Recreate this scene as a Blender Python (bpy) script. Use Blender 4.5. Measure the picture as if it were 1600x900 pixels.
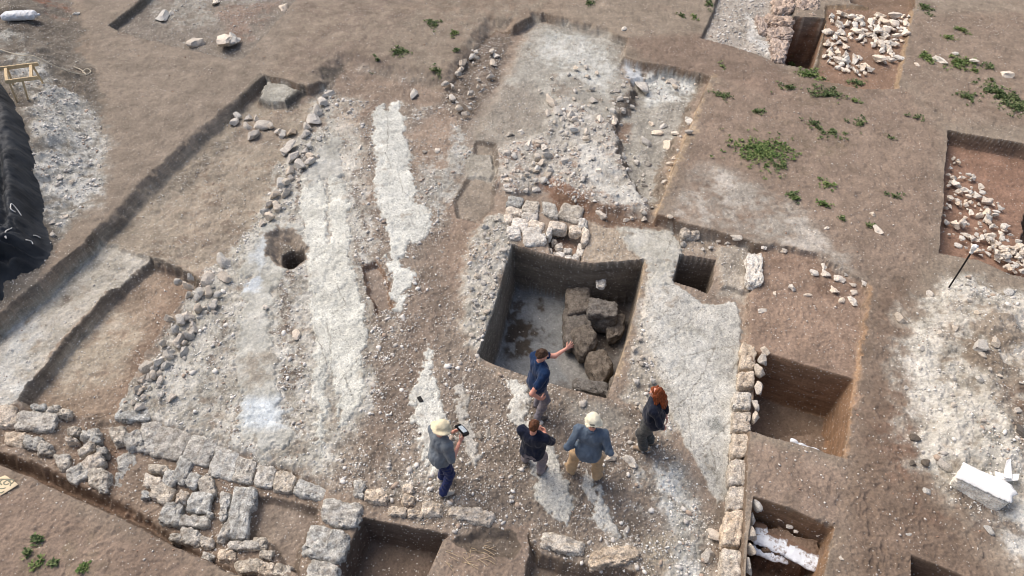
import bpy, math
import numpy as np
from mathutils import Vector, Matrix, Quaternion

# ------------------------------------------------------------------ camera, sky, sun, exposure
CAM_H, PITCH, FPX = 10.5, math.radians(45.0), 1066.67
scene = bpy.context.scene
for o in list(bpy.data.objects):
    bpy.data.objects.remove(o)
cam_d = bpy.data.cameras.new("camera")
cam_d.sensor_width = 36.0
cam_d.lens = 24.0
cam_d.clip_start = 0.1
cam_d.clip_end = 2000.0
cam = bpy.data.objects.new("camera", cam_d)
cam.location = (0, 0, CAM_H)
cam.rotation_euler = (math.pi / 2 - PITCH, 0, 0)
scene.collection.objects.link(cam)
scene.camera = cam

SUN_EL, SUN_AZ = math.radians(52.0), math.radians(-50.0)     # azimuth from +Y towards +X
world = bpy.data.worlds.new("World")
scene.world = world
world.use_nodes = True
wn = world.node_tree
wn.nodes.clear()
sky = wn.nodes.new("ShaderNodeTexSky")
sky.sky_type = 'NISHITA'
sky.sun_disc = False
sky.sun_elevation = SUN_EL
sky.sun_rotation = SUN_AZ
sky.air_density = 1.0
sky.dust_density = 6.0
sky.ozone_density = 0.4
bg = wn.nodes.new("ShaderNodeBackground")
bg.inputs["Strength"].default_value = 0.14
wo = wn.nodes.new("ShaderNodeOutputWorld")
wn.links.new(sky.outputs[0], bg.inputs[0])
wn.links.new(bg.outputs[0], wo.inputs[0])

sun_d = bpy.data.lights.new("sun", 'SUN')
sun_d.energy = 1.2
sun_d.angle = math.radians(42.0)
sun_d.color = (1.0, 0.97, 0.93)
sun = bpy.data.objects.new("sun", sun_d)
sdir = Vector((math.sin(SUN_AZ) * math.cos(SUN_EL), math.cos(SUN_AZ) * math.cos(SUN_EL), math.sin(SUN_EL)))
sun.rotation_euler = sdir.to_track_quat('Z', 'Y').to_euler()
sun.location = sdir * 40
scene.collection.objects.link(sun)

scene.view_settings.view_transform = 'Standard'
scene.view_settings.look = 'None'
scene.view_settings.exposure = 0.20
scene.view_settings.gamma = 1.0
scene.view_settings.use_curve_mapping = False
scene.render.engine = 'CYCLES'
scene.cycles.max_bounces = 5
scene.cycles.diffuse_bounces = 3
scene.cycles.use_denoising = True
scene.cycles.filter_width = 1.05

# ------------------------------------------------------------------ helpers
ST, CT = math.sin(PITCH), math.cos(PITCH)


def at(px, py, z=0.0):
    """pixel of the 1600x900 photograph -> world x, y on the level z"""
    px = np.asarray(px, float); py = np.asarray(py, float)
    dx = (px - 800.0) / FPX; dy = (py - 450.0) / FPX
    t = (CAM_H - z) / (ST + dy * CT)
    return t * dx, t * (CT - dy * ST)


def topx(x, y, z):
    zc = y * CT + (CAM_H - z) * ST
    return 800 + FPX * x / zc, 450 + FPX * ((CAM_H - z) * CT - y * ST) / zc


def scale_at(px, py, z=0.0):
    """pixels per metre across the picture"""
    return FPX / ((CAM_H - z) / (ST + (py - 450.0) / FPX * CT))


def lin(c):
    c = np.asarray(c, float) / 255.0
    return np.where(c <= 0.04045, c / 12.92, ((c + 0.055) / 1.055) ** 2.4)


def _hash2(ix, iy, seed):
    h = (ix.astype(np.int64) * 374761393 + iy.astype(np.int64) * 668265263 + seed * 974634777) & 0xFFFFFFFF
    h = ((h ^ (h >> 13)) * 1274126177) & 0xFFFFFFFF
    h = ((h ^ (h >> 16)) * 2246822519) & 0xFFFFFFFF
    return ((h ^ (h >> 15)) & 0xFFFFFF) / float(0x7FFFFF) - 1.0


def vn2(x, y, seed=0):
    ix = np.floor(x); iy = np.floor(y)
    fx = x - ix; fy = y - iy
    fx = fx * fx * fx * (fx * (fx * 6 - 15) + 10); fy = fy * fy * fy * (fy * (fy * 6 - 15) + 10)
    a = _hash2(ix, iy, seed); b = _hash2(ix + 1, iy, seed)
    c = _hash2(ix, iy + 1, seed); d = _hash2(ix + 1, iy + 1, seed)
    return (a * (1 - fx) + b * fx) * (1 - fy) + (c * (1 - fx) + d * fx) * fy


def fbm2(x, y, scale, octs=4, seed=0, gain=0.55):
    s = 0; amp = 1.0; tot = 0; c, sn = math.cos(0.6), math.sin(0.6)
    x = x / scale; y = y / scale
    for i in range(octs):
        s = s + amp * vn2(x, y, seed + i * 17)
        tot += amp; amp *= gain
        x, y = (x * c - y * sn) * 2.03 + 7.1, (x * sn + y * c) * 2.03 - 3.7
    return s / tot * 1.6


def vn3(p, seed=0):
    i = np.floor(p); f = p - i
    f = f * f * (3 - 2 * f)
    out = 0
    for dz in (0, 1):
        iz = i[:, 2] + dz
        for dy in (0, 1):
            for dx in (0, 1):
                h = _hash2(i[:, 0] + dx + iz * 57.0, i[:, 1] + dy + iz * 131.0, seed)
                w = (f[:, 0] if dx else 1 - f[:, 0]) * (f[:, 1] if dy else 1 - f[:, 1]) * (f[:, 2] if dz else 1 - f[:, 2])
                out = out + h * w
    return out


def fbm3(p, scale, octs=3, seed=0, gain=0.55):
    p = np.asarray(p) / scale
    s = 0; a = 1.0; tot = 0
    for k in range(octs):
        s = s + a * vn3(p + k * 5.3, seed + k * 31); tot += a
        a *= gain; p = p * 2.03
    return s / tot * 1.5


def sstep(a, b, x):
    t = np.clip((x - a) / (b - a), 0, 1)
    return t * t * (3 - 2 * t)


def tag(o, label=None, cat=None, group=None, kind=None):
    if label: o["label"] = label
    if cat: o["category"] = cat
    if group: o["group"] = group
    if kind: o["kind"] = kind
    return o


def mesh_obj(name, verts, faces, mat, parent=None, smooth=True, quads=None):
    me = bpy.data.meshes.new(name)
    verts = np.asarray(verts, np.float32)
    faces = np.asarray(faces, np.int32) if not isinstance(faces, list) else faces
    if isinstance(faces, list):
        me.from_pydata([tuple(map(float, v)) for v in verts], [], [tuple(map(int, f)) for f in faces])
    else:
        n, k = faces.shape
        me.vertices.add(len(verts)); me.vertices.foreach_set("co", verts.ravel())
        me.loops.add(n * k); me.loops.foreach_set("vertex_index", faces.ravel())
        me.polygons.add(n); me.polygons.foreach_set("loop_start", np.arange(0, n * k, k, dtype=np.int32))
        me.update(calc_edges=True)
    if smooth:
        me.polygons.foreach_set("use_smooth", np.ones(len(me.polygons), bool))
    if mat: me.materials.append(mat)
    o = bpy.data.objects.new(name, me)
    scene.collection.objects.link(o)
    if parent: o.parent = parent
    return o


def empty(name, loc=(0, 0, 0), rz=0.0):
    o = bpy.data.objects.new(name, None)
    o.empty_display_size = 0.1
    o.location = loc; o.rotation_euler = (0, 0, rz)
    scene.collection.objects.link(o)
    return o


# ------------------------------------------------------------------ materials
def nodes_of(name):
    m = bpy.data.materials.new(name); m.use_nodes = True
    nt = m.node_tree; nt.nodes.clear()
    out = nt.nodes.new("ShaderNodeOutputMaterial"); b = nt.nodes.new("ShaderNodeBsdfPrincipled")
    b.inputs["Roughness"].default_value = 0.95
    b.inputs["Specular IOR Level"].default_value = 0.12
    nt.links.new(b.outputs[0], out.inputs[0])
    return m, nt, b


def N(nt, t, **kw):
    n = nt.nodes.new(t)
    for k, v in kw.items():
        if k.startswith("i_"):
            n.inputs[k[2:].replace("_", " ")].default_value = v
        else:
            setattr(n, k, v)
    return n


def noise(nt, vec, scale, detail=5, rough=0.6):
    n = N(nt, "ShaderNodeTexNoise"); n.inputs["Scale"].default_value = scale
    n.inputs["Detail"].default_value = detail; n.inputs["Roughness"].default_value = rough
    nt.links.new(vec, n.inputs["Vector"]); return n.outputs[0]


def maprange(nt, s, a, b, c, d):
    n = N(nt, "ShaderNodeMapRange"); n.clamp = True
    for i, v in zip((1, 2, 3, 4), (a, b, c, d)): n.inputs[i].default_value = v
    nt.links.new(s, n.inputs[0]); return n.outputs[0]


def math_(nt, op, a, b):
    n = N(nt, "ShaderNodeMath", operation=op)
    for i, v in enumerate((a, b)):
        if isinstance(v, (int, float)): n.inputs[i].default_value = v
        else: nt.links.new(v, n.inputs[i])
    return n.outputs[0]


def mix(nt, f, a, b, mode='MIX'):
    n = N(nt, "ShaderNodeMix", data_type='RGBA', blend_type=mode)
    for i, v in ((0, f), (6, a), (7, b)):
        if isinstance(v, (int, float)): n.inputs[i].default_value = v
        elif isinstance(v, (tuple, list, np.ndarray)): n.inputs[i].default_value = tuple(v)[:3] + (1,)
        else: nt.links.new(v, n.inputs[i])
    return n.outputs[2]


def earth_material():
    m, nt, b = nodes_of("earth")
    tc = N(nt, "ShaderNodeTexCoord").outputs["Object"]
    col = N(nt, "ShaderNodeAttribute", attribute_name="Col").outputs["Color"]
    rub = N(nt, "ShaderNodeAttribute", attribute_name="rub").outputs["Fac"]
    mos = N(nt, "ShaderNodeAttribute", attribute_name="mos").outputs["Fac"]
    n1 = noise(nt, tc, 2.2, 8, 0.65)
    n2 = noise(nt, tc, 26.0, 6, 0.7)
    n3 = noise(nt, tc, 85.0, 3, 0.6)
    f = math_(nt, 'MULTIPLY', maprange(nt, n1, 0.28, 0.72, 0.80, 1.18), maprange(nt, n2, 0.3, 0.7, 0.76, 1.23))
    f = math_(nt, 'MULTIPLY', f, maprange(nt, n3, 0.3, 0.7, 0.82, 1.17))
    wall = N(nt, "ShaderNodeAttribute", attribute_name="wall").outputs["Fac"]
    mp = N(nt, "ShaderNodeMapping"); mp.inputs["Scale"].default_value = (1.1, 1.1, 9.0)
    nt.links.new(tc, mp.inputs[0])
    strata = maprange(nt, noise(nt, mp.outputs[0], 1.0, 6, 0.7), 0.32, 0.68, 0.70, 1.30)
    f = math_(nt, 'MULTIPLY', f, math_(nt, 'ADD', math_(nt, 'MULTIPLY', math_(nt, 'SUBTRACT', strata, 1.0), wall), 1.0))
    g = N(nt, "ShaderNodeCombineColor")
    for i in range(3): nt.links.new(f, g.inputs[i])
    c = mix(nt, 1.0, col, g.outputs[0], 'MULTIPLY')
    # little pale chips of plaster and stone trodden into the soil
    v = N(nt, "ShaderNodeTexVoronoi", feature='F1'); v.inputs["Scale"].default_value = 30.0
    nt.links.new(tc, v.inputs["Vector"])
    sp = N(nt, "ShaderNodeSeparateColor"); nt.links.new(v.outputs["Color"], sp.inputs[0])
    thr = maprange(nt, rub, 0.0, 1.0, 0.985, 0.50)
    pick = math_(nt, 'GREATER_THAN', sp.outputs[0], thr)
    size = math_(nt, 'LESS_THAN', v.outputs["Distance"], maprange(nt, sp.outputs[1], 0, 1, 0.16, 0.42))
    chip = math_(nt, 'MULTIPLY', pick, size)
    chipcol = mix(nt, sp.outputs[2], tuple(lin((176, 168, 158))), tuple(lin((236, 232, 224))))
    c = mix(nt, math_(nt, 'MULTIPLY', chip, 0.85), c, chipcol)
    # tesserae
    t = N(nt, "ShaderNodeTexVoronoi", feature='DISTANCE_TO_EDGE'); t.inputs["Scale"].default_value = 36.0
    t.inputs["Randomness"].default_value = 0.75
    t2 = N(nt, "ShaderNodeTexVoronoi", feature='F1'); t2.inputs["Scale"].default_value = 36.0
    t2.inputs["Randomness"].default_value = 0.75
    nt.links.new(tc, t.inputs["Vector"]); nt.links.new(tc, t2.inputs["Vector"])
    grout = maprange(nt, t.outputs["Distance"], 0.02, 0.14, 0.66, 1.0)
    s2 = N(nt, "ShaderNodeSeparateColor"); nt.links.new(t2.outputs["Color"], s2.inputs[0])
    tv = math_(nt, 'MULTIPLY', grout, maprange(nt, s2.outputs[0], 0, 1, 0.90, 1.14))
    miss = math_(nt, 'GREATER_THAN', s2.outputs[1], 0.05)
    tv = math_(nt, 'MULTIPLY', tv, maprange(nt, miss, 0, 1, 0.6, 1.0))
    g2 = N(nt, "ShaderNodeCombineColor")
    for i in range(3): nt.links.new(tv, g2.inputs[i])
    ct = mix(nt, 1.0, c, g2.outputs[0], 'MULTIPLY')
    c = mix(nt, mos, c, ct)
    nt.links.new(c, b.inputs["Base Color"])
    hgt = math_(nt, 'ADD', math_(nt, 'MULTIPLY', n2, 0.6), math_(nt, 'MULTIPLY', n3, 0.3))
    hgt = math_(nt, 'ADD', hgt, math_(nt, 'MULTIPLY', chip, 0.5))
    hgt = math_(nt, 'ADD', hgt, math_(nt, 'MULTIPLY', math_(nt, 'MULTIPLY', grout, mos), 0.3))
    bp = N(nt, "ShaderNodeBump"); bp.inputs["Strength"].default_value = 0.5; bp.inputs["Distance"].default_value = 0.025
    nt.links.new(hgt, bp.inputs["Height"]); nt.links.new(bp.outputs[0], b.inputs["Normal"])
    return m


def stone_material(name, base, dark, soil, pits=0.5, warm=None, soilamt=0.35, bump=0.9):
    """weathered limestone: lichen-grey blotches, pits, soil caught in the hollows"""
    m, nt, b = nodes_of(name)
    tc0 = N(nt, "ShaderNodeTexCoord").outputs["Object"]
    oi = N(nt, "ShaderNodeObjectInfo")
    va = N(nt, "ShaderNodeVectorMath", operation='ADD'); nt.links.new(tc0, va.inputs[0])
    cx = N(nt, "ShaderNodeCombineXYZ")
    for i in range(3): nt.links.new(math_(nt, 'MULTIPLY', oi.outputs["Random"], 37.0 + 11 * i), cx.inputs[i])
    nt.links.new(cx.outputs[0], va.inputs[1]); tc = va.outputs[0]
    n1 = noise(nt, tc, 7.0, 8, 0.72); n2 = noise(nt, tc, 38.0, 6, 0.75); n3 = noise(nt, tc, 13.0, 8, 0.75)
    c = mix(nt, maprange(nt, n1, 0.42, 0.6, 0, 1), lin(base), lin(dark))
    if warm is not None:
        c = mix(nt, maprange(nt, n3, 0.5, 0.72, 0, 0.7), c, lin(warm))
    c = mix(nt, maprange(nt, n3, 0.36, 0.5, soilamt, 0.0), c, lin(soil))
    f = math_(nt, 'MULTIPLY', maprange(nt, n2, 0.36, 0.64, 0.58, 1.42), maprange(nt, oi.outputs["Random"], 0, 1, 1.02, 1.28))
    v = N(nt, "ShaderNodeTexVoronoi", feature='F1'); v.inputs["Scale"].default_value = 30.0
    nt.links.new(tc, v.inputs["Vector"])
    pit = maprange(nt, v.outputs["Distance"], 0.06, 0.26, 1.0 - pits, 1.0)
    f = math_(nt, 'MULTIPLY', f, pit)
    g = N(nt, "ShaderNodeCombineColor")
    for i in range(3): nt.links.new(f, g.inputs[i])
    c = mix(nt, 1.0, c, g.outputs[0], 'MULTIPLY')
    # every stone has its own cast: greyer, warmer or browner
    fr = N(nt, "ShaderNodeMath", operation='FRACT'); nt.links.new(math_(nt, 'MULTIPLY', oi.outputs["Random"], 7.31), fr.inputs[0])
    hue = N(nt, "ShaderNodeValToRGB"); nt.links.new(fr.outputs[0], hue.inputs[0])
    hue.color_ramp.elements[0].color = (.93, .97, 1.0, 1); hue.color_ramp.elements[1].color = (1.02, .955, .87, 1)
    e_ = hue.color_ramp.elements.new(.55); e_.color = (1.0, .98, .95, 1)
    c = mix(nt, 1.0, c, hue.outputs[0], 'MULTIPLY')
    nt.links.new(c, b.inputs["Base Color"])
    h = math_(nt, 'ADD', math_(nt, 'MULTIPLY', n2, 0.8), math_(nt, 'MULTIPLY', pit, 0.5))
    bp = N(nt, "ShaderNodeBump"); bp.inputs["Strength"].default_value = bump; bp.inputs["Distance"].default_value = 0.035
    nt.links.new(h, bp.inputs["Height"]); nt.links.new(bp.outputs[0], b.inputs["Normal"])
    return m


def plain_material(name, c, rough=0.9, var=0.12, scale=14.0, bump=0.3, c2=None, spec=0.15):
    m, nt, b = nodes_of(name)
    b.inputs["Roughness"].default_value = rough; b.inputs["Specular IOR Level"].default_value = spec
    tc = N(nt, "ShaderNodeTexCoord").outputs["Object"]
    n1 = noise(nt, tc, scale, 5, 0.65)
    if c2 is not None:
        col = mix(nt, maprange(nt, n1, 0.4, 0.62, 0, 1), lin(c), lin(c2))
    else:
        g = N(nt, "ShaderNodeCombineColor"); f = maprange(nt, n1, 0.3, 0.7, 1 - var, 1 + var)
        for i in range(3): nt.links.new(f, g.inputs[i])
        col = mix(nt, 1.0, lin(c), g.outputs[0], 'MULTIPLY')
    nt.links.new(col, b.inputs["Base Color"])
    bp = N(nt, "ShaderNodeBump"); bp.inputs["Strength"].default_value = bump; bp.inputs["Distance"].default_value = 0.02
    nt.links.new(noise(nt, tc, scale * 2.5, 4, 0.6), bp.inputs["Height"]); nt.links.new(bp.outputs[0], b.inputs["Normal"])
    return m


M_EARTH = earth_material()
# ------------------------------------------------------------------ the ground: one dug-over sheet
U0, U1, DU, V0, V1, DV = -200.0, 1800.0, 1.4, -80.0, 990.0, 1.3
us = np.arange(U0, U1 + .01, DU); vs = np.arange(V0, V1 + .01, DV)
NU, NV = len(us), len(vs)
GU, GV = np.meshgrid(us, vs)
GX, GY = at(GU.ravel(), GV.ravel(), 0.0)
NP = len(GX)
GZ = np.zeros(NP)
L = -0.30
W_BIG = [fbm2(GX, GY, 1.1, 3, 11), fbm2(GX, GY, 1.1, 3, 12)]
W_MID = [fbm2(GX, GY, 0.28, 3, 21), fbm2(GX, GY, 0.28, 3, 22)]
W_FIN = [fbm2(GX, GY, 0.085, 3, 31), fbm2(GX, GY, 0.085, 3, 32)]
N_A = fbm2(GX, GY, 2.6, 5, 41); N_B = fbm2(GX, GY, 0.7, 5, 42); N_C = fbm2(GX, GY, 0.18, 4, 43)
N_D = fbm2(GX, GY, 5.0, 4, 44)

SOIL = lin((154, 138, 124)); SOIL_D = lin((118, 101, 89)); SOIL_R = lin((141, 116, 99)); SOIL_DK = lin((96, 80, 71))
ORANGE = lin((164, 128, 98)); WALLB = lin((120, 94, 74)); GREYD = lin((98, 94, 90)); ASH = lin((178, 174, 167))
PLAS = lin((186, 181, 172)); PLAS2 = lin((166, 160, 152)); MOSC = lin((206, 203, 195)); RUBG = lin((150, 142, 134))
SPOIL = lin((186, 179, 169)); CHALK = lin((206, 203, 198)); BLUEW = lin((190, 196, 202))
COL = np.tile(SOIL, (NP, 1))
COL *= (1 + 0.10 * N_A)[:, None]
k = sstep(0.05, 0.7, N_D)[:, None] * 0.35
COL = COL * (1 - k) + SOIL_R * k
k = sstep(0.1, 0.8, N_B)[:, None] * 0.45
COL = COL * (1 - k) + lin((138, 119, 107)) * k
RUB = 0.10 + 0.05 * N_B
MOS = np.zeros(NP)
REG = np.zeros(NP, np.int32)
REGIONS = {0: ("ground", "bare brown trodden soil between and around the excavation trenches", None)}


def P(pts, z=0.0):
    a = np.array(pts, float)
    return np.stack(at(a[:, 0], a[:, 1], z), 1)


def sdf(poly, X, Y):
    """signed distance to a polygon in metres, positive inside"""
    d2 = np.full(len(X), 1e9); ins = np.zeros(len(X), bool)
    n = len(poly)
    for i in range(n):
        ax, ay = poly[i]; bx, by = poly[(i + 1) % n]
        ex, ey = bx - ax, by - ay
        wx, wy = X - ax, Y - ay
        t = np.clip((wx * ex + wy * ey) / (ex * ex + ey * ey + 1e-12), 0, 1)
        d2 = np.minimum(d2, (wx - t * ex) ** 2 + (wy - t * ey) ** 2)
        c = (ay > Y) != (by > Y)
        ins ^= c & (X < ex * (Y - ay) / (ey if abs(ey) > 1e-12 else 1e-12) + ax)
    return np.where(ins, 1, -1) * np.sqrt(d2)


def field(pts, z, warp, margin):
    poly = P(pts, z)
    lo = poly.min(0) - margin - .3; hi = poly.max(0) + margin + .3
    idx = np.nonzero((GX > lo[0]) & (GX < hi[0]) & (GY > lo[1]) & (GY < hi[1]))[0]
    w1, w2, w3 = warp
    X = GX[idx] + w1 * W_BIG[0][idx] + w2 * W_MID[0][idx] + w3 * W_FIN[0][idx]
    Y = GY[idx] + w1 * W_BIG[1][idx] + w2 * W_MID[1][idx] + w3 * W_FIN[1][idx]
    return idx, sdf(poly, X, Y)


def blend(idx, col, w):
    w = w[:, None]
    COL[idx] = COL[idx] * (1 - w) + np.asarray(col) * w


def new_region(name, label, cat):
    r = len(REGIONS); REGIONS[r] = (name, label, cat); return r


def carve(pts, zr, zf, ww=.08, warp=(0, .02, .006), wall=WALLB, floor=None, fa=.9, rub=None, reg=None, rough=.02, lip=0.0):
    if zr - zf > .55: warp = (.015, 0, 0)       # deep cuts are trimmed straight
    idx, d = field(pts, zr, warp, .3)
    t = np.clip(d / ww, 0, 1)
    tt = t * t * (3 - 2 * t)
    GZ[idx] = GZ[idx] * (1 - tt) + (zf + rough * N_B[idx]) * tt
    if floor is not None: blend(idx, floor, np.clip(t * 1.0, 0, 1) * fa)
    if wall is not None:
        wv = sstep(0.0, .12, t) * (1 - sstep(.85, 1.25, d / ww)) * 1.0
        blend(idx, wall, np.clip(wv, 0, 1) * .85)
    if rub is not None:
        RUB[idx] = np.where(t > .9, rub, RUB[idx])
    inside = d > 0
    MOS[idx[inside]] = 0
    if reg: REG[idx[d > -0.0]] = new_region(*reg)


def paint(pts, col, feather=.15, warp=(.08, .08, .04), a=.9, z=L, br=None, rub=None, mos=None, reg=None, dz=0.0, edge=.03):
    """lay another kind of soil, rubble, plaster or mosaic over part of the ground"""
    idx, d = field(pts, z, warp, feather)
    w = sstep(-feather, feather, d) * a
    if z < -.8: w = w * (GZ[idx] < z + .12)
    elif z < -.22: w = w * (1 - sstep(.12, .2, np.abs(GZ[idx] - z)))
    if br is not None:      # broken cover
        lo, hi = br
        w = w * sstep(lo, hi, N_C[idx] * .55 + N_B[idx] * .6)
    blend(idx, np.asarray(col), w)
    if rub is not None: RUB[idx] = RUB[idx] * (1 - w) + rub * w
    if mos is not None:
        MOS[idx] = np.maximum(MOS[idx] * (1 - w), mos * w) if mos > 0 else MOS[idx] * (1 - w)
    if dz: GZ[idx] += dz * sstep(0, edge, d)
    if reg:
        REG[idx[w > .5 * a]] = new_region(*reg)
    return idx, d, w


def level(pts, zt, z, feather=.1, warp=(.03, .05, .03), rough=.02):
    idx, d = field(pts, z, warp, feather)
    w = sstep(-feather, feather, d)
    GZ[idx] = GZ[idx] * (1 - w) + (zt + rough * N_B[idx]) * w


def mound(pts, dz, feather, lump=.3):
    idx, d = field(pts, 0, (.2, .1, .03), .2)
    w = sstep(0, feather, d)
    GZ[idx] += w * dz * (1 + lump * N_A[idx] + lump * .5 * N_B[idx]) + w * .02 * N_B[idx] + w * .012 * N_C[idx]


# gentle unevenness of the trodden surface
GZ += 0.035 * N_D + 0.02 * N_A + 0.010 * N_B

# ---- colour of the surrounding surface (level 0)
G0 = dict(z=0.0)
paint([(120, -80), (560, -80), (460, 20), (420, 110), (330, 195), (150, 360), (0, 505), (-80, 560), (60, 440), (160, 300), (165, 180), (130, 40)], lin((149, 134, 122)), .4, a=.85, **G0)
paint([(470, 0), (830, 0), (830, 20), (760, 40), (690, 130), (540, 95), (470, 120), (430, 100)], lin((138, 121, 110)), .4, a=.8, br=(-.7, .4), **G0)
paint([(720, -40), (860, -40), (860, 20), (780, 40), (710, 120), (640, 120), (600, 60)], lin((160, 146, 131)), .3, a=.6, br=(-.3, .4), **G0)
paint([(980, 60), (1100, 50), (1220, 100), (1240, 160), (1110, 120), (1000, 90)], lin((140, 117, 104)), .3, a=.7, **G0)
paint([(1110, 130), (1230, 110), (1420, 140), (1480, 210), (1475, 330), (1460, 400), (1380, 440), (1200, 380), (1040, 340)], lin((150, 127, 113)), .4, a=.7, **G0)
paint([(1040, 335), (1075, 275), (1110, 255), (1180, 285), (1250, 325), (1330, 400), (1360, 440), (1290, 408), (1200, 380), (1120, 358)], lin((178, 169, 160)), .35, (.2, .15, .05), a=.85, br=(-1.0, .3), **G0)
paint([(1420, 20), (1600, 20), (1700, 60), (1700, 200), (1480, 190), (1410, 120)], lin((148, 126, 112)), .4, a=.6, **G0)
paint([(1440, 110), (1600, 120), (1600, 190), (1500, 195)], lin((166, 148, 133)), .3, a=.6, br=(-.3, .5), **G0)
paint([(1355, 450), (1420, 420), (1410, 600), (1430, 720), (1500, 820), (1560, 900), (1600, 990), (1310, 990), (1310, 800), (1320, 720), (1340, 590)], lin((132, 110, 96)), .4, a=.85, **G0)
paint([(1370, 600), (1420, 600), (1430, 690), (1480, 760), (1530, 830), (1420, 800), (1360, 700)], lin((136, 104, 88)), .3, a=.6, br=(-.3, .5), **G0)
paint([(1345, 430), (1420, 415), (1400, 520), (1390, 620), (1345, 620)], lin((134, 117, 105)), .3, a=.6, br=(-.5, .4), **G0)
paint([(1170, 690), (1320, 730), (1310, 820), (1170, 780)], lin((158, 135, 121)), .2, a=.8, **G0)
paint([(-150, 660), (0, 735), (130, 800), (330, 900), (450, 990), (-200, 990)], lin((152, 129, 115)), .3, a=.8, **G0)
paint([(20, 830), (140, 830), (160, 900), (40, 910)], lin((128, 116, 92)), .3, a=.5, br=(-.2, .5), **G0)
paint([(1130, 200), (1260, 190), (1340, 180), (1330, 230), (1240, 275), (1150, 260)], lin((126, 112, 92)), .3, a=.5, br=(-.3, .5), **G0)
paint([(1230, 100), (1330, 130), (1330, 170), (1240, 160)], lin((124, 108, 90)), .3, a=.5, br=(-.3, .5), **G0)

# ---- spoil heaps
HEAP_R = [(1408, 500), (1420, 460), (1445, 436), (1480, 430), (1560, 438), (1640, 450), (1900, 470), (1900, 990), (1700, 960), (1612, 885), (1575, 835), (1545, 800), (1490, 765), (1455, 735), (1428, 700), (1420, 640), (1405, 590), (1412, 540)]
HEAP_L = [(-230, -90), (95, -90), (118, 10), (128, 70), (150, 130), (165, 200), (160, 260), (135, 310), (98, 365), (60, 440), (-20, 500), (-230, 600)]
mound(HEAP_R, .32, 1.3, .5)
mound(HEAP_L, .42, 1.6, .4)
paint(HEAP_R, lin((186, 179, 169)), .35, (.35, .25, .08), z=.05, a=.95, br=(-1.3, -.1), rub=.85, reg=("spoil_heap", "broad heap of pale grey crumbly spoil beside the wrapped stone block", "spoil heap"))
paint([(1470, 480), (1530, 470), (1600, 490), (1700, 520), (1700, 700), (1590, 690), (1540, 600), (1480, 540)], lin((158, 142, 128)), .25, (.2, .15, .05), z=.2, br=(-.5, .3), rub=.4)
paint([(1500, 520), (1590, 530), (1590, 590), (1520, 585)], lin((138, 121, 106)), .15, z=.2, br=(-.6, .2), a=.8)
paint([(1560, 610), (1700, 610), (1700, 760), (1590, 720)], lin((122, 100, 86)), .2, z=.2, br=(-.7, .2), a=.85)
paint([(1420, 560), (1470, 560), (1480, 640), (1430, 640)], lin((196, 189, 180)), .2, z=.1, a=.8, br=(-.5, .4))
paint([(1520, 800), (1600, 780), (1640, 860), (1600, 870)], lin((192, 188, 182)), .15, z=.1, a=.8)
paint([(1460, 735), (1520, 770), (1580, 800), (1600, 840), (1540, 830)], lin((128, 106, 92)), .15, z=.05, a=.7, br=(-.5, .2))
paint(HEAP_L, lin((126, 117, 109)), .12, (.15, .15, .06), z=.05, a=.9, rub=.55, reg=("spoil_heap", "long heap of grey stony spoil beside the black tarpaulin", "spoil heap"))
paint([(30, 110), (80, 120), (150, 175), (165, 240), (150, 300), (90, 360), (60, 300), (60, 200)], lin((182, 178, 172)), .25, (.2, .15, .05), z=.2, a=.95, br=(-1.0, 0), rub=1.0)
paint([(0, 60), (60, 60), (130, 120), (70, 115), (30, 105), (-60, 100)], lin((172, 169, 163)), .2, (.2, .15, .05), z=.2, a=.8, br=(-.4, .3), rub=.8)
paint([(40, 65), (100, 60), (145, 110), (150, 145), (95, 145), (60, 110)], lin((104, 94, 86)), .12, (.2, .15, .05), z=.2, a=.8, br=(-.7, .2))
paint([(-60, 22), (120, 28), (125, 55), (30, 62), (-60, 60)], lin((106, 96, 88)), .2, (.2, .15, .05), z=.2, a=.8, br=(-.8, .2))
paint([(48, 2), (115, 3), (112, 14), (45, 12)], lin((150, 98, 76)), .12, z=.1, a=.85, br=(-.6, .3))
paint([(76, 22), (102, 26), (98, 33), (78, 30)], lin((158, 112, 92)), .1, z=.1, a=.7, br=(-.5, .3))

# ---- the main excavation
MAIN = [(412, 117), (380, 146), (330, 200), (250, 276), (215, 304), (150, 364), (110, 404), (55, 459), (0, 512), (-80, 588),
        (-150, 650), (0, 727), (45, 746), (100, 773), (193, 813), (267, 853), (367, 897), (430, 926), (540, 1000), (700, 1080), (1160, 1080),
        (1166, 780), (1172, 674), (1318, 716), (1336, 588), (1345, 520), (1358, 446), (1320, 424), (1270, 401), (1200, 384),
        (1130, 362), (1060, 346), (1028, 335), (1045, 285), (1070, 220), (1095, 160), (1112, 117), (1060, 103), (1000, 94),
        (972, 85), (982, 60), (945, 47), (900, 37), (850, 20), (830, 27), (800, 41), (775, 38), (757, 48), (735, 80), (702, 122),
        (692, 136), (640, 126), (590, 113), (530, 97), (522, 105), (500, 126), (480, 134), (450, 125)]
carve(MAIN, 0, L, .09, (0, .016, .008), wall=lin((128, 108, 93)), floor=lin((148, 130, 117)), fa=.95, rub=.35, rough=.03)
level([(500, 128), (535, 98), (600, 112), (700, 132), (735, 85), (765, 42), (800, 45), (760, 130), (720, 180), (640, 175), (540, 165)], -.27, -.27, .3, rough=.05)
# left cut side's shade is painted in as darker grey; other sides browner
paint([(405, 122), (380, 152), (330, 208), (250, 284), (150, 374), (55, 470), (-40, 560), (-20, 575), (62, 490), (165, 388), (250, 310), (345, 222), (395, 160), (425, 124)], lin((104, 97, 90)), .05, (0, .05, .05), z=-.15, a=.6)

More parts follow.
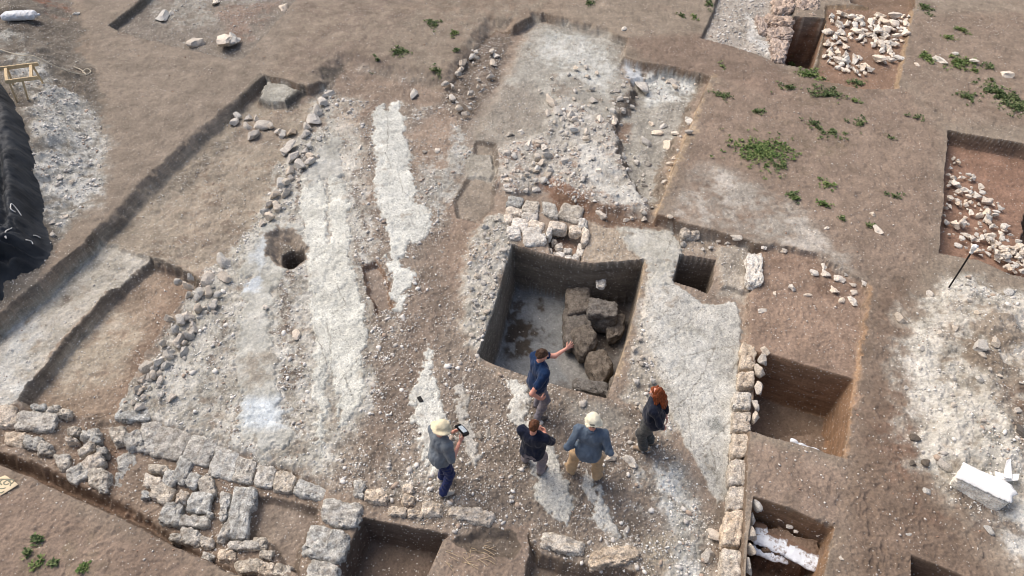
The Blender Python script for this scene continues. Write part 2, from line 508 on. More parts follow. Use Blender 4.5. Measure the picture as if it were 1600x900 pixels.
# left plains
LEFT1 = [(405, 150), (470, 165), (500, 150), (470, 215), (445, 260), (425, 310), (400, 360), (350, 410), (300, 425), (232, 402), (165, 380), (225, 312), (330, 210)]
level(LEFT1, -.36, -.36, .15, rough=.05)
paint(LEFT1, lin((158, 145, 131)), .15, a=.85, rub=.5, br=(-1.2, -.2))
paint(LEFT1, lin((176, 168, 155)), .2, a=.6, br=(-.1, .5))
paint(LEFT1, lin((126, 104, 88)), .2, a=.65, br=(.0, .55))
paint([(300, 300), (360, 330), (385, 380), (340, 405), (280, 370)], lin((140, 124, 111)), .2, a=.6, br=(-.4, .4))
paint([(370, 190), (450, 170), (440, 215), (360, 225)], lin((150, 134, 121)), .15, a=.7)
paint([(340, 215), (375, 205), (300, 290), (250, 320), (235, 310)], lin((106, 99, 92)), .12, a=.6, br=(-.6, .3), rub=.8)
PLAT = [(402, 154), (418, 124), (472, 140), (446, 160), (424, 160)]
level(PLAT, -.13, -.13, .05)
paint(PLAT, lin((162, 158, 150)), .06, z=-.13, a=.9, rub=.4)
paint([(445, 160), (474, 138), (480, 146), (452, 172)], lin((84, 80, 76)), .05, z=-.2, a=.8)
TERR = [(165, 384), (232, 404), (262, 418), (170, 455), (110, 522), (50, 597), (25, 634), (-100, 660), (-130, 640), (0, 528)]
level(TERR, -.40, -.4, .06, rough=.04)
paint(TERR, lin((180, 172, 161)), .12, a=.9, z=-.4, rub=.55, br=(-1.3, -.2))
paint([(35, 500), (65, 495), (60, 560), (20, 630), (-40, 630), (0, 560)], lin((192, 188, 182)), .15, a=.8, z=-.4, br=(-.8, .3))
paint([(15, 620), (45, 590), (60, 600), (40, 640)], lin((184, 184, 184)), .12, a=.7, z=-.4)
LLOW = [(236, 402), (300, 428), (318, 445), (290, 470), (262, 510), (240, 545), (215, 590), (195, 640), (178, 664), (110, 655), (28, 634), (50, 597), (112, 522), (172, 457)]
carve(LLOW, -.38, -.60, .14, (0, .05, .015), wall=lin((124, 112, 101)), floor=lin((152, 132, 116)), fa=.9, rub=.45, rough=.04)
paint([(120, 500), (200, 470), (225, 520), (190, 590), (110, 620), (70, 600)], lin((178, 165, 149)), .3, a=.8, z=-.6, br=(-.9, .2))
paint([(250, 410), (310, 435), (280, 490), (255, 530), (215, 610), (180, 655), (195, 570), (240, 480)], lin((134, 112, 98)), .2, a=.7, z=-.6, br=(-.8, .3))
paint([(40, 640), (170, 655), (150, 672), (60, 650)], lin((120, 100, 88)), .1, a=.6, z=-.6)

# the mosaic hall: soil and rubble between the strips
HALL = [(510, 140), (560, 110), (690, 140), (740, 190), (740, 250), (700, 330), (720, 420), (720, 520), (760, 580), (1010, 660), (1100, 800), (1100, 980), (700, 830), (560, 770), (420, 730), (190, 640), (300, 450), (420, 330), (470, 215)]
paint(HALL, lin((134, 121, 111)), .25, a=.9, rub=.95, br=(-1.6, -.5))
paint(HALL, lin((152, 132, 117)), .2, a=.5, rub=.7, br=(.05, .55))
paint(HALL, lin((168, 160, 151)), .2, a=.6, rub=1.0, br=(.1, .6))
paint([(530, 110), (690, 140), (700, 165), (640, 165), (560, 160), (520, 140)], lin((140, 121, 108)), .15, a=.8, rub=.4)
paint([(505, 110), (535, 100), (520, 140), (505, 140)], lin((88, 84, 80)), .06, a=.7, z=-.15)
paint([(635, 215), (690, 170), (720, 195), (705, 260), (660, 300)], lin((156, 134, 119)), .2, a=.7, rub=.5)
paint([(320, 500), (360, 440), (400, 430), (440, 470), (480, 560), (495, 680), (500, 740), (420, 725), (340, 700), (310, 640)], lin((176, 170, 162)), .2, a=.8, rub=.8, br=(-.7, .3))
paint([(425, 450), (480, 430), (490, 560), (490, 640), (460, 640), (430, 560)], lin((146, 134, 124)), .12, a=.8, rub=1.0, br=(-.8, .2))
paint([(300, 640), (330, 560), (345, 560), (370, 690), (300, 695)], lin((182, 177, 170)), .12, a=.8, rub=.9, br=(-.6, .3))
paint([(560, 560), (620, 540), (640, 600), (600, 700), (560, 760), (500, 760), (520, 690)], lin((160, 146, 134)), .2, a=.6, rub=1.0, br=(-.2, .4))
paint([(600, 700), (660, 680), (680, 760), (620, 770), (570, 760)], lin((178, 172, 165)), .2, a=.7, rub=1.0, br=(-.2, .4))
# soil to the left of the big pit
paint([(660, 380), (720, 340), (745, 350), (725, 430), (700, 500), (690, 560), (650, 620), (620, 700), (590, 740), (570, 690), (600, 610), (640, 520)], lin((132, 116, 105)), .2, (.1, .12, .05), a=.9, rub=.6)
paint([(700, 320), (770, 330), (745, 400), (715, 460), (690, 420)], lin((150, 128, 113)), .2, a=.7, rub=.3)
paint([(600, 160), (560, 200), (580, 300), (590, 390), (555, 400), (545, 300), (520, 240), (540, 180)], lin((148, 126, 111)), .15, a=.75, rub=.7)
# floor in front of the pit where the people stand
paint([(690, 590), (760, 575), (880, 610), (960, 640), (1010, 650), (1040, 700), (1100, 790), (1060, 830), (900, 830), (780, 790), (700, 770)], lin((126, 113, 104)), .25, a=.85, rub=.8, br=(-1.3, -.1))
paint([(880, 615), (960, 640), (985, 660), (950, 680), (890, 650)], lin((150, 144, 137)), .15, a=.7, rub=.4)
paint([(740, 565), (800, 580), (870, 605), (860, 620), (790, 605)], lin((148, 134, 122)), .08, a=.7)
paint([(1000, 740), (1060, 720), (1090, 790), (1110, 850), (1060, 860), (1030, 800)], lin((178, 175, 170)), .2, a=.85, rub=1.0, br=(-.9, .0))
paint([(985, 740), (1030, 722), (1070, 770), (1050, 810), (1000, 795)], lin((190, 190, 188)), .2, a=.8, rub=.9, br=(-.6, .2))
paint([(1020, 760), (1050, 740), (1070, 770), (1050, 800)], lin((188, 188, 188)), .15, a=.5, br=(-.3, .5))

# white rubble-plaster along the outer left wall of the hall
WALLB1 = [(505, 140), (530, 150), (510, 240), (480, 290), (460, 330), (415, 360), (375, 430), (345, 500), (320, 570), (330, 640), (350, 700), (300, 690), (180, 650), (220, 590), (270, 510), (320, 430), (400, 340), (430, 270), (470, 200)]
paint(WALLB1, lin((172, 167, 159)), .12, (.1, .12, .05), a=.85, rub=1.0, br=(-1.0, 0.0))
paint([(290, 500), (330, 500), (310, 640), (260, 640), (240, 600)], lin((178, 174, 168)), .1, a=.8, rub=.9, br=(-.8, .1))
paint([(345, 440), (395, 430), (385, 520), (355, 530)], lin((140, 122, 108)), .1, a=.7, br=(-.5, .3))
paint([(330, 500), (345, 500), (340, 600), (325, 650), (315, 640)], lin((124, 112, 103)), .06, a=.7, br=(-.7, .2))

# upper rubble zone and grey ash surface
UPG = [(835, 30), (880, 40), (945, 55), (975, 75), (965, 110), (990, 140), (960, 180), (930, 210), (850, 215), (780, 230), (745, 215), (780, 140), (815, 70)]
level(UPG, -.24, -.24, .15)
paint(UPG, lin((160, 155, 148)), .3, (.15, .12, .05), a=.9, rub=.5, z=-.24)
paint(UPG, lin((134, 120, 109)), .2, (.2, .15, .06), a=.65, z=-.24, br=(.1, .6))
paint([(850, 45), (930, 60), (960, 110), (950, 150), (880, 120), (840, 90)], lin((190, 188, 182)), .3, (.2, .12, .05), a=.8, z=-.24, br=(-.8, .3))
paint([(870, 70), (910, 60), (900, 80)], lin((140, 130, 120)), .1, a=.5, z=-.24, br=(-.3, .4))
paint([(745, 150), (830, 130), (860, 200), (770, 225), (740, 205)], lin((146, 135, 125)), .3, a=.7, z=-.24)
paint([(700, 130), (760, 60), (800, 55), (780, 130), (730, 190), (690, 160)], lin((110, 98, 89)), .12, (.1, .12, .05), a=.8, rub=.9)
UPR = [(770, 232), (850, 205), (870, 150), (930, 165), (962, 200), (985, 260), (1015, 332), (935, 326), (890, 312), (850, 288), (800, 300), (768, 290)]
level(UPR, -.17, -.17, .18, rough=.07)
paint(UPR, lin((174, 167, 159)), .2, (.1, .12, .05), a=.9, rub=1.0, z=-.17)
paint(UPR, lin((150, 118, 100)), .15, a=.6, z=-.17, br=(.1, .5), rub=.9)
paint([(900, 205), (930, 220), (965, 260), (1015, 320), (960, 320), (905, 260)], lin((196, 191, 183)), .12, a=.85, z=-.17, rub=.8, br=(-.7, .1), mos=.6)
paint([(835, 270), (865, 280), (850, 300), (825, 290)], lin((180, 140, 118)), .12, a=.7, z=-.17, br=(-.6, .2))
paint([(840, 280), (900, 300), (935, 330), (900, 335), (860, 310)], lin((124, 88, 68)), .10, a=.8, z=-.2, br=(-.9, .1))
SUBP = [(985, 120), (1035, 108), (1098, 122), (1085, 165), (1060, 225), (1038, 285), (1022, 325), (995, 300), (965, 235), (958, 200), (962, 175), (985, 150)]
carve(SUBP, -.2, -.48, .22, (.1, .1, .05), wall=lin((126, 112, 100)), floor=lin((160, 154, 146)), fa=.9, rub=.6, rough=.06)
paint([(1000, 118), (1085, 125), (1080, 155), (1010, 165)], lin((198, 196, 190)), .15, a=.85, z=-.45, br=(-.8, .1), rub=.9)
paint([(975, 100), (1010, 115), (1000, 130), (975, 118)], lin((192, 196, 202)), .12, a=.8, z=-.3)
paint([(970, 190), (990, 195), (985, 225), (965, 220)], lin((126, 100, 84)), .1, a=.8, z=-.48)
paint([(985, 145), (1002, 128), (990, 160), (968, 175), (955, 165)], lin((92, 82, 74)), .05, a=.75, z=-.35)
paint([(1095, 160), (1112, 118), (1118, 122), (1080, 222), (1050, 292), (1032, 338), (1022, 330), (1060, 225)], lin((186, 160, 132)), .05, (0, .08, .06), a=.6, z=-.15, br=(-.7, .2))

# the wide worn plaster surface between and under the strips
paint([(440, 330), (470, 250), (520, 190), (560, 200), (570, 300), (585, 400), (590, 490), (585, 600), (545, 700), (510, 755), (420, 728), (200, 648), (240, 590), (300, 470), (380, 380)], lin((180, 174, 165)), .2, (.15, .15, .06), a=.92, br=(-1.3, .05), rub=.8)
paint([(440, 330), (500, 260), (580, 300), (590, 490), (585, 600), (545, 700), (500, 750), (420, 728), (330, 690), (340, 500), (380, 380)], lin((194, 189, 181)), .2, (.2, .15, .06), a=.65, br=(.0, .45), rub=.7)
for _a, _b, _w in (((470, 260), (440, 720), .10), ((520, 230), (500, 700), .08), ((556, 260), (590, 640), .10), ((430, 430), (470, 700), .08), ((610, 500), (600, 740), .10), ((650, 400), (640, 740), .08), ((345, 470), (330, 690), .08), ((390, 470), (360, 690), .07)):
    paint([(_a[0] - 9, _a[1]), (_a[0] + 5, _a[1]), (_b[0] + 9, _b[1]), (_b[0] - 5, _b[1])], lin((122, 107, 97)), _w * .8, (.15, .18, .08), a=.8, br=(-.35, .25), rub=.95)
# plaster and mosaic floors of the hall
def floor_patch(pts, col, label, mos=1.0, a=.92, z=L, dz=.03, name="mosaic_floor", warp=(.03, .06, .07), feather=.025, rub=.12):
    paint(pts, col, feather, warp, a, z=z, rub=rub, mos=mos, dz=dz, reg=(name, label, "mosaic floor" if name == "mosaic_floor" else "plaster floor"))
    paint(pts, lin((150, 137, 125)), .05, (.1, .1, .07), .6, z=z, br=(.35, .8), mos=.3)
    paint(pts, np.asarray(col) * .86, .05, (.1, .1, .07), .6, z=z, br=(-.1, -.7))


floor_patch([(585, 170), (600, 163), (605, 175), (612, 160), (624, 160), (630, 185), (632, 220), (640, 255), (650, 300), (652, 318), (668, 328), (676, 356), (665, 372), (652, 380), (638, 377), (622, 405), (628, 416), (643, 415), (646, 426), (636, 460), (628, 491), (616, 486), (612, 450), (606, 402), (609, 375), (600, 345), (590, 330), (584, 300), (588, 265), (583, 225), (584, 195)],
            MOSC, "long bright white mosaic strip running from the upper soil down past the oblong hollow")
floor_patch([(470, 280), (500, 275), (508, 300), (512, 330), (507, 345), (512, 360), (508, 376), (514, 382), (517, 350), (514, 320), (512, 270), (530, 270), (540, 300), (547, 325), (540, 345), (550, 372), (542, 402), (556, 422), (563, 450), (572, 490), (577, 512), (573, 540), (568, 560), (567, 618), (547, 645), (534, 668), (525, 660), (530, 640), (522, 600), (517, 565), (511, 600), (509, 650), (505, 702), (499, 722), (496, 650), (489, 600), (487, 560), (492, 530), (487, 480), (484, 440), (479, 400), (474, 350)],
            lin((206, 202, 192)), "long cream mosaic strip split by two soil slots beside the round hole")
floor_patch([(670, 543), (678, 545), (674, 570), (682, 602), (690, 640), (700, 668), (706, 700), (700, 740), (672, 742), (662, 715), (655, 680), (646, 652), (643, 612), (655, 598), (663, 570)],
            lin((206, 202, 193)), "narrow white mosaic strip running under the man in the straw hat")
floor_patch([(712, 600), (724, 598), (731, 630), (735, 660), (744, 695), (748, 725), (738, 736), (724, 700), (716, 655)],
            lin((190, 183, 174)), "thin broken mosaic strip right of the man in the straw hat", warp=(.02, .08, .07))
floor_patch([(795, 592), (822, 606), (825, 650), (850, 680), (870, 705), (888, 762), (896, 800), (885, 822), (862, 808), (846, 780), (833, 742), (815, 695), (797, 645)],
            lin((206, 201, 192)), "white mosaic strip under the two men in navy tops", warp=(.02, .08, .07))
floor_patch([(915, 730), (930, 744), (944, 770), (952, 802), (972, 832), (960, 840), (936, 822), (922, 792), (913, 760)],
            lin((204, 199, 191)), "short mosaic strip below the man in the beige cap", warp=(.02, .08, .07))
floor_patch([(1012, 432), (1052, 442), (1100, 474), (1150, 470), (1160, 500), (1157, 560), (1148, 640), (1142, 700), (1136, 785), (1122, 788), (1110, 770), (1085, 722), (1062, 672), (1045, 640), (1030, 600), (1014, 540), (1004, 500)],
            lin((190, 185, 177)), "broad pale mosaic floor between the big pit and the ashlar wall", z=-.27, warp=(.02, .03, .03))
paint([(1020, 500), (1100, 520), (1130, 600), (1140, 680), (1100, 700), (1050, 620)], lin((204, 200, 193)), .4, (.2, .15, .05), a=.6, z=-.27, br=(-.6, .3))
paint([(1100, 655), (1118, 652), (1126, 672), (1110, 678)], lin((122, 124, 124)), .05, a=.65, z=-.27, br=(-1.2, 0.0))
floor_patch([(960, 348), (1000, 352), (1052, 356), (1060, 372), (1064, 395), (1052, 442), (1014, 450), (1012, 405), (975, 385), (965, 365)],
            lin((182, 177, 168)), "bare plaster floor between the big pit and the small square shaft", mos=.15, name="plaster_floor", z=-.28)
floor_patch([(372, 500), (385, 428), (372, 440), (375, 420), (398, 380), (412, 352), (432, 350), (470, 352), (478, 400), (445, 430), (425, 450), (420, 500), (428, 560), (432, 620), (452, 640), (450, 700), (400, 695), (372, 670), (378, 600), (370, 560)],
            lin((178, 174, 166)), "worn grey plaster strip around the round hole", mos=.2, name="plaster_floor", warp=(.05, .1, .06))
paint([(375, 625), (435, 620), (450, 640), (445, 665), (385, 668)], lin((194, 200, 206)), .15, a=.75, mos=0)
paint([(395, 400), (415, 370), (415, 400), (400, 430)], lin((200, 204, 208)), .1, a=.7)
paint([(380, 440), (402, 432), (398, 455), (380, 455)], lin((206, 212, 220)), .08, a=.7)
paint([(375, 560), (425, 540), (425, 590), (380, 620)], lin((150, 138, 127)), .15, a=.7, br=(-.4, .3))
floor_patch([(512, 215), (530, 205), (535, 250), (530, 275), (505, 280), (480, 300), (478, 270)],
            lin((180, 176, 169)), "patchy pale plaster above the cream mosaic strip", mos=.2, name="plaster_floor", warp=(.05, .12, .08))
paint([(520, 160), (570, 150), (560, 200), (525, 215)], lin((176, 164, 152)), .12, a=.7, br=(-.5, .2))
paint([(708, 195), (722, 200), (737, 240), (725, 275), (705, 312), (688, 332), (672, 325), (690, 280), (700, 240)], lin((182, 177, 170)), .10, (.05, .1, .06), a=.85, rub=1.0, br=(-.9, .0), mos=.5)
paint([(655, 245), (690, 240), (700, 290), (668, 330), (652, 300)], lin((172, 167, 160)), .10, (.05, .1, .06), a=.8, rub=1.0, br=(-.6, .2))
paint([(1014, 420), (1020, 520), (1035, 600), (1060, 670), (1040, 690), (1000, 640), (968, 625), (990, 530), (1008, 440)], lin((180, 172, 162)), .1, a=.85, rub=.8, br=(-1.2, -.2))
paint([(985, 560), (1020, 560), (1035, 620), (1040, 690), (1010, 640), (975, 630)], lin((160, 150, 140)), .12, a=.7, rub=1.0, br=(-.7, .2))
# cracks in the mosaics
def crack(pts, z=L, w=.009, a=.45):
    p = P(pts, z)
    lo = p.min(0) - .1; hi = p.max(0) + .1
    idx = np.nonzero((GX > lo[0]) & (GX < hi[0]) & (GY > lo[1]) & (GY < hi[1]))[0]
    X = GX[idx] + .03 * W_MID[0][idx] + .02 * W_FIN[0][idx]; Y = GY[idx] + .03 * W_MID[1][idx] + .02 * W_FIN[1][idx]
    d = np.full(len(idx), 9.0)
    for (ax, ay), (bx, by) in zip(p[:-1], p[1:]):
        ex, ey = bx - ax, by - ay
        t = np.clip(((X - ax) * ex + (Y - ay) * ey) / (ex * ex + ey * ey), 0, 1)
        d = np.minimum(d, np.hypot(X - ax - t * ex, Y - ay - t * ey))
    w_ = (1 - sstep(w * .5, w * 1.6, d)) * a
    blend(idx, lin((98, 88, 80)), w_)
    GZ[idx] -= .012 * w_


for c in ([(603, 163), (607, 210), (604, 240), (612, 265)], [(586, 268), (620, 262), (641, 258)], [(620, 268), (632, 300), (650, 318)], [(605, 345), (650, 328)], [(660, 380), (668, 350)],
          [(487, 410), (510, 392), (540, 397)], [(523, 440), (540, 478), (515, 495)], [(512, 500), (520, 560), (518, 600)], [(493, 520), (512, 570)], [(540, 590), (552, 625)], [(530, 600), (560, 560)],
          [(1010, 520), (1040, 490), (1060, 470)], [(1020, 545), (1060, 520), (1100, 480)], [(1055, 640), (1090, 600), (1120, 540)], [(1100, 700), (1140, 660)], [(1060, 560), (1150, 540)], [(1080, 700), (1075, 640), (1090, 600)],
          [(1040, 600), (1066, 585)], [(1120, 760), (1112, 700)], [(970, 372), (1010, 362), (1050, 380)], [(1015, 440), (1040, 400), (1050, 370)]):
    crack(c)

# rubble hump beside the pit
PHUMP = [(790, 330), (800, 380), (783, 450), (765, 520), (748, 555), (725, 540), (722, 480), (728, 420), (738, 360), (765, 330)]
level(PHUMP, -.20, -.2, .15, rough=.06)
paint(PHUMP, lin((174, 168, 159)), .15, (.08, .12, .05), a=.9, z=-.2, rub=1.0, br=(-1.4, -.5))
paint(PHUMP, lin((150, 128, 112)), .1, a=.5, z=-.2, br=(.1, .5))
paint([(925, 345), (965, 350), (975, 385), (1010, 402), (960, 412), (915, 405)], lin((172, 156, 140)), .1, a=.8, z=-.28, rub=.7)
paint([(860, 300), (940, 320), (1000, 338), (1060, 350), (1060, 358), (1000, 352), (935, 345), (880, 325)], lin((116, 90, 74)), .06, a=.8, z=-.2)

# the step beside the second mosaic strip
carve([(742, 217), (776, 224), (780, 250), (772, 325), (745, 345), (712, 340), (706, 312), (728, 276)], -.26, -.36, .12, (0, .025, .01), wall=lin((112, 100, 91)), floor=lin((146, 133, 121)), fa=.85, rub=.3)
level([(735, 240), (768, 240), (768, 278), (726, 276)], -.28, -.28, .04)
paint([(735, 236), (770, 240), (768, 282), (724, 278)], lin((168, 160, 150)), .06, a=.85, z=-.28, rub=.5)
# ring hollow, oblong hollow, the square cuts
carve([(415, 366), (432, 355), (465, 360), (483, 384), (479, 408), (456, 426), (430, 418), (412, 395)], L, -.52, .30, (.04, .05, .04), wall=lin((146, 130, 117)), floor=lin((120, 108, 98)), rub=.9, rough=.05)
carve([(437, 392), (455, 384), (476, 390), (480, 408), (460, 424), (438, 416)], -.38, -1.25, .16, (.02, .04, .03), wall=lin((110, 98, 88)), floor=lin((84, 76, 70)), rub=.3, reg=("hole", "round dark hole sunk through the plaster strip", "hole"))
carve([(562, 417), (590, 404), (600, 420), (612, 460), (614, 484), (588, 492), (576, 455)], L, -.45, .07, (.02, .04, .03), wall=lin((140, 112, 92)), floor=lin((140, 124, 114)), rub=.5)
carve([(852, 358), (880, 352), (918, 372), (912, 408), (860, 396)], L, -.60, .10, (0, .025, .01), wall=lin((140, 126, 114)), floor=lin((138, 112, 98)), rub=.6)
BIG = [(800, 382), (850, 396), (885, 404), (930, 411), (1008, 404), (1003, 440), (985, 515), (966, 570), (948, 622), (905, 611), (860, 599), (820, 586), (778, 571), (745, 557), (762, 512), (783, 447)]
PITF = -1.62
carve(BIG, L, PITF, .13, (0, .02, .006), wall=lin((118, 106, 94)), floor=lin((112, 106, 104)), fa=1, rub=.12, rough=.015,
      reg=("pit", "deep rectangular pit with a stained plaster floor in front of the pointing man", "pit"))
paint([(985, 515), (1003, 440), (1012, 408), (1006, 404), (975, 515), (955, 580), (962, 590)], lin((184, 160, 134)), .04, a=.7, z=-.32)
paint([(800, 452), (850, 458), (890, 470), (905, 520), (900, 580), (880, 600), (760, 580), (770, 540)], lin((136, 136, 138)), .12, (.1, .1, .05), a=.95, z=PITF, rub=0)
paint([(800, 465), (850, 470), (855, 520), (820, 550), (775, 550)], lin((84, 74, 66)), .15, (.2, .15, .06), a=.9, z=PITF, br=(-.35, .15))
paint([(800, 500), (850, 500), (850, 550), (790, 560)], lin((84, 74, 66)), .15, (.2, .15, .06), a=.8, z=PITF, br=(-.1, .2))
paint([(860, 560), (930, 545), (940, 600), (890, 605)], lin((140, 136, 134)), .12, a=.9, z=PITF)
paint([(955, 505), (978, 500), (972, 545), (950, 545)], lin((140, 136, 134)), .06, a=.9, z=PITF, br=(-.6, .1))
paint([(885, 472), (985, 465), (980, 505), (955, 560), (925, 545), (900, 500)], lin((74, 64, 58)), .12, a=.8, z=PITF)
SHAFT = [(1062, 399), (1119, 408), (1114, 440), (1105, 458), (1076, 448), (1050, 440)]
carve(SHAFT, L, -1.5, .09, (0, .02, .02), wall=lin((112, 98, 86)), floor=lin((96, 84, 76)), fa=1, rub=.1, reg=("shaft", "small dark square shaft in the floor right of the big pit", "shaft"))
paint([(1060, 352), (1120, 365), (1118, 405), (1064, 396)], lin((150, 136, 124)), .08, a=.75, z=-.27, rub=.7)
paint([(1120, 385), (1168, 390), (1164, 470), (1120, 460)], lin((160, 150, 140)), .08, a=.85, z=-.27, rub=.6)
level([(1122, 378), (1170, 388), (1166, 455), (1124, 445)], -.20, -.2, .05)
# right-hand soil square and its pit
R1 = [(1172, 396), (1205, 388), (1272, 404), (1320, 428), (1354, 450), (1343, 520), (1336, 640), (1215, 610), (1168, 560)]
level(R1, -.13, -.13, .05)
paint(R1, lin((146, 122, 107)), .08, a=.95, z=-.13, rub=.22, mos=0, reg=("trench", "shallow square of brown soil with scattered white lumps beside the big pit", "trench"))
paint([(1190, 395), (1300, 415), (1340, 450), (1320, 480), (1220, 440)], lin((126, 102, 88)), .2, a=.7, z=-.13, br=(-.6, .3))
paint([(1336, 590), (1358, 448), (1362, 450), (1340, 600), (1322, 716), (1316, 716)], lin((176, 140, 108)), .04, (0, .03, .03), a=.8, z=-.05)  # light on the right-hand cut painted in as a paler orange edge
P1 = [(1176, 544), (1216, 553), (1336, 589), (1328, 650), (1318, 716), (1225, 690), (1174, 672), (1182, 600)]
carve(P1, -.08, -1.35, .16, (0, .02, .006), wall=lin((140, 106, 80)), floor=lin((124, 104, 90)), fa=1, rub=.2, reg=("pit", "deep brown square pit beside the ashlar wall", "pit"))
level([(1205, 692), (1235, 679), (1284, 676), (1299, 690), (1293, 708), (1230, 704)], -.95, -.95, .03)
P2 = [(1176, 776), (1215, 786), (1306, 823), (1297, 860), (1288, 905), (1280, 980), (1160, 980), (1168, 850)]
carve(P2, 0, -.95, .11, (0, .02, .006), wall=lin((146, 112, 84)), floor=lin((112, 88, 74)), fa=1, rub=.12, reg=("pit", "brown pit holding the white sandbags", "pit"))
level([(1188, 826), (1214, 816), (1284, 843), (1282, 866), (1262, 886), (1188, 858)], -.44, -.44, .07, rough=.05)
paint([(1186, 822), (1215, 812), (1288, 840), (1288, 868), (1265, 892), (1184, 862)], lin((126, 104, 90)), .05, a=.8, z=-.44, rub=.3)
carve([(1423, 867), (1470, 885), (1510, 903), (1540, 1000), (1425, 1000)], 0, -.8, .10, (0, .02, .006), wall=lin((130, 102, 82)), floor=lin((110, 88, 75)), fa=1, rub=.12, reg=("pit", "corner of an empty brown pit at the lower edge", "pit"))
P3 = [(1482, 202), (1530, 212), (1620, 228), (1790, 255), (1790, 520), (1640, 440), (1580, 428), (1530, 405), (1468, 393), (1474, 330), (1478, 260)]
carve(P3, 0, -.42, .09, (0, .02, .006), wall=lin((112, 90, 76)), floor=lin((144, 111, 94)), fa=.95, rub=.15, reg=("trench", "rectangular red-brown trench half filled with white rubble stones", "trench"))
carve([(1600, 335), (1790, 345), (1790, 520), (1590, 395)], -.42, -.95, .12, (0, .03, .008), wall=lin((104, 84, 72)), floor=lin((110, 88, 74)), fa=.9)
P4 = [(1240, 27), (1293, 29), (1282, 70), (1271, 108), (1226, 100), (1234, 60)]
carve([(1290, 6), (1428, 10), (1420, 60), (1406, 136), (1350, 138), (1272, 122), (1284, 60)], 0, -.14, .12, (0, .03, .008), wall=lin((160, 134, 108)), floor=lin((140, 110, 92)), fa=.9, rub=.2, reg=("trench", "shallow square trench full of white rubble stones", "trench"))
carve([(1322, -60), (1434, -60), (1430, 12), (1392, 14), (1330, 4)], 0, -.45, .08, (0, .02, .006), wall=lin((118, 94, 78)), floor=lin((128, 104, 88)), fa=.9)
TP = [(1094, 58), (1112, 20), (1124, -20), (1130, -80), (1250, -80), (1242, 25), (1232, 98), (1212, 98), (1180, 82)]
carve(TP, 0, -.17, .09, (0, .035, .01), wall=lin((112, 100, 90)), floor=lin((164, 154, 146)), fa=.9, rub=.95, rough=.05)
paint([(1168, 20), (1190, 30), (1200, 70), (1230, 98), (1205, 92), (1170, 60)], lin((206, 202, 197)), .12, a=.85, z=-.17, br=(-.9, .1))
carve(P4, -.02, -1.7, .10, (0, .02, .006), wall=lin((134, 100, 78)), floor=lin((100, 78, 66)), fa=1, rub=.1, reg=("shaft", "deep narrow brown shaft beside the mudbrick stub", "shaft"))
TL = [(167, 40), (205, 12), (235, -14), (270, -85), (620, -85), (462, 0), (440, 25), (402, 67), (382, 90), (366, 94), (312, 80), (280, 73), (205, 56)]
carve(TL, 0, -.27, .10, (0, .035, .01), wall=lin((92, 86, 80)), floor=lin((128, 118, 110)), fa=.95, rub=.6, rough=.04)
paint([(230, 0), (350, -20), (440, -10), (400, 60), (330, 40), (250, 50)], lin((158, 152, 145)), .25, a=.75, z=-.27, br=(-.4, .3), rub=.8)
paint([(330, 10), (440, 0), (400, 60), (370, 75)], lin((136, 108, 93)), .2, a=.7, z=-.27, br=(-.5, .3))

# robber trench along the lower-left wall and the soil squares between the blocks
carve([(-150, 650), (-20, 694), (30, 704), (75, 722), (130, 748), (180, 766), (230, 786), (262, 814), (335, 864), (400, 896), (540, 1000), (430, 926), (367, 897), (267, 853), (193, 813), (100, 773), (45, 746), (0, 727)],
      -.12, -.62, .16, (0, .03, .008), wall=lin((112, 92, 79)), floor=lin((124, 98, 83)), fa=.95, rub=.3)
WALLZONE = [(0, 640), (180, 650), (330, 690), (460, 740), (510, 770), (480, 880), (440, 900), (400, 920), (250, 830), (150, 770), (60, 720), (0, 695)]
level(WALLZONE, -.43, -.42, .12, rough=.04)
paint(WALLZONE, lin((136, 118, 105)), .12, (.05, .1, .05), a=.85, rub=.6, z=-.45)
level([(100, 655), (180, 668), (210, 700), (190, 760), (140, 745), (90, 705)], -.5, -.5, .12)
paint([(110, 690), (200, 700), (185, 770), (130, 760)], lin((132, 106, 91)), .15, a=.75, z=-.5, br=(-.9, .1))
carve([(398, 768), (428, 772), (470, 782), (498, 792), (484, 822), (466, 870), (474, 905), (440, 882), (420, 852), (384, 846), (392, 800)], -.35, -.55, .10, (0, .025, .01), wall=lin((112, 98, 88)), floor=lin((138, 122, 111)), fa=.95, rub=.25)
paint([(420, 790), (470, 795), (460, 850), (430, 840)], lin((162, 146, 133)), .2, a=.6, z=-.55, br=(-.7, .3))
carve([(566, 806), (600, 812), (705, 836), (692, 845), (668, 900), (650, 1010), (510, 1010), (528, 888), (552, 832)], -.28, -.95, .12, (0, .02, .006), wall=lin((110, 92, 80)), floor=lin((116, 99, 89)), fa=1, rub=.18, reg=("trench", "rectangular dark soil trench below the short ashlar wall", "trench"))
paint([(700, 838), (830, 820), (840, 1000), (660, 1000)], lin((146, 126, 113)), .1, a=.9, z=-.28, rub=.25)
carve([(716, 832), (770, 824), (800, 828), (815, 850), (800, 872), (730, 858), (700, 846)], -.28, -.40, .14, (0, .04, .012), wall=lin((104, 92, 83)), floor=lin((112, 100, 91)), fa=.9)
carve([(826, 822), (845, 862), (908, 880), (1000, 890), (1016, 1000), (812, 1000)], -.28, -.62, .14, (0, .035, .01), wall=lin((122, 104, 90)), floor=lin((128, 112, 100)), fa=.9, rub=.5)
paint([(1005, 830), (1060, 830), (1075, 910), (1020, 920)], lin((158, 146, 132)), .1, a=.8, z=-.3, rub=.9, br=(-1, 0))
paint([(1060, 840), (1130, 800), (1130, 910), (1050, 920)], lin((146, 136, 127)), .1, a=.7, z=-.3, rub=.8, br=(-1, 0))
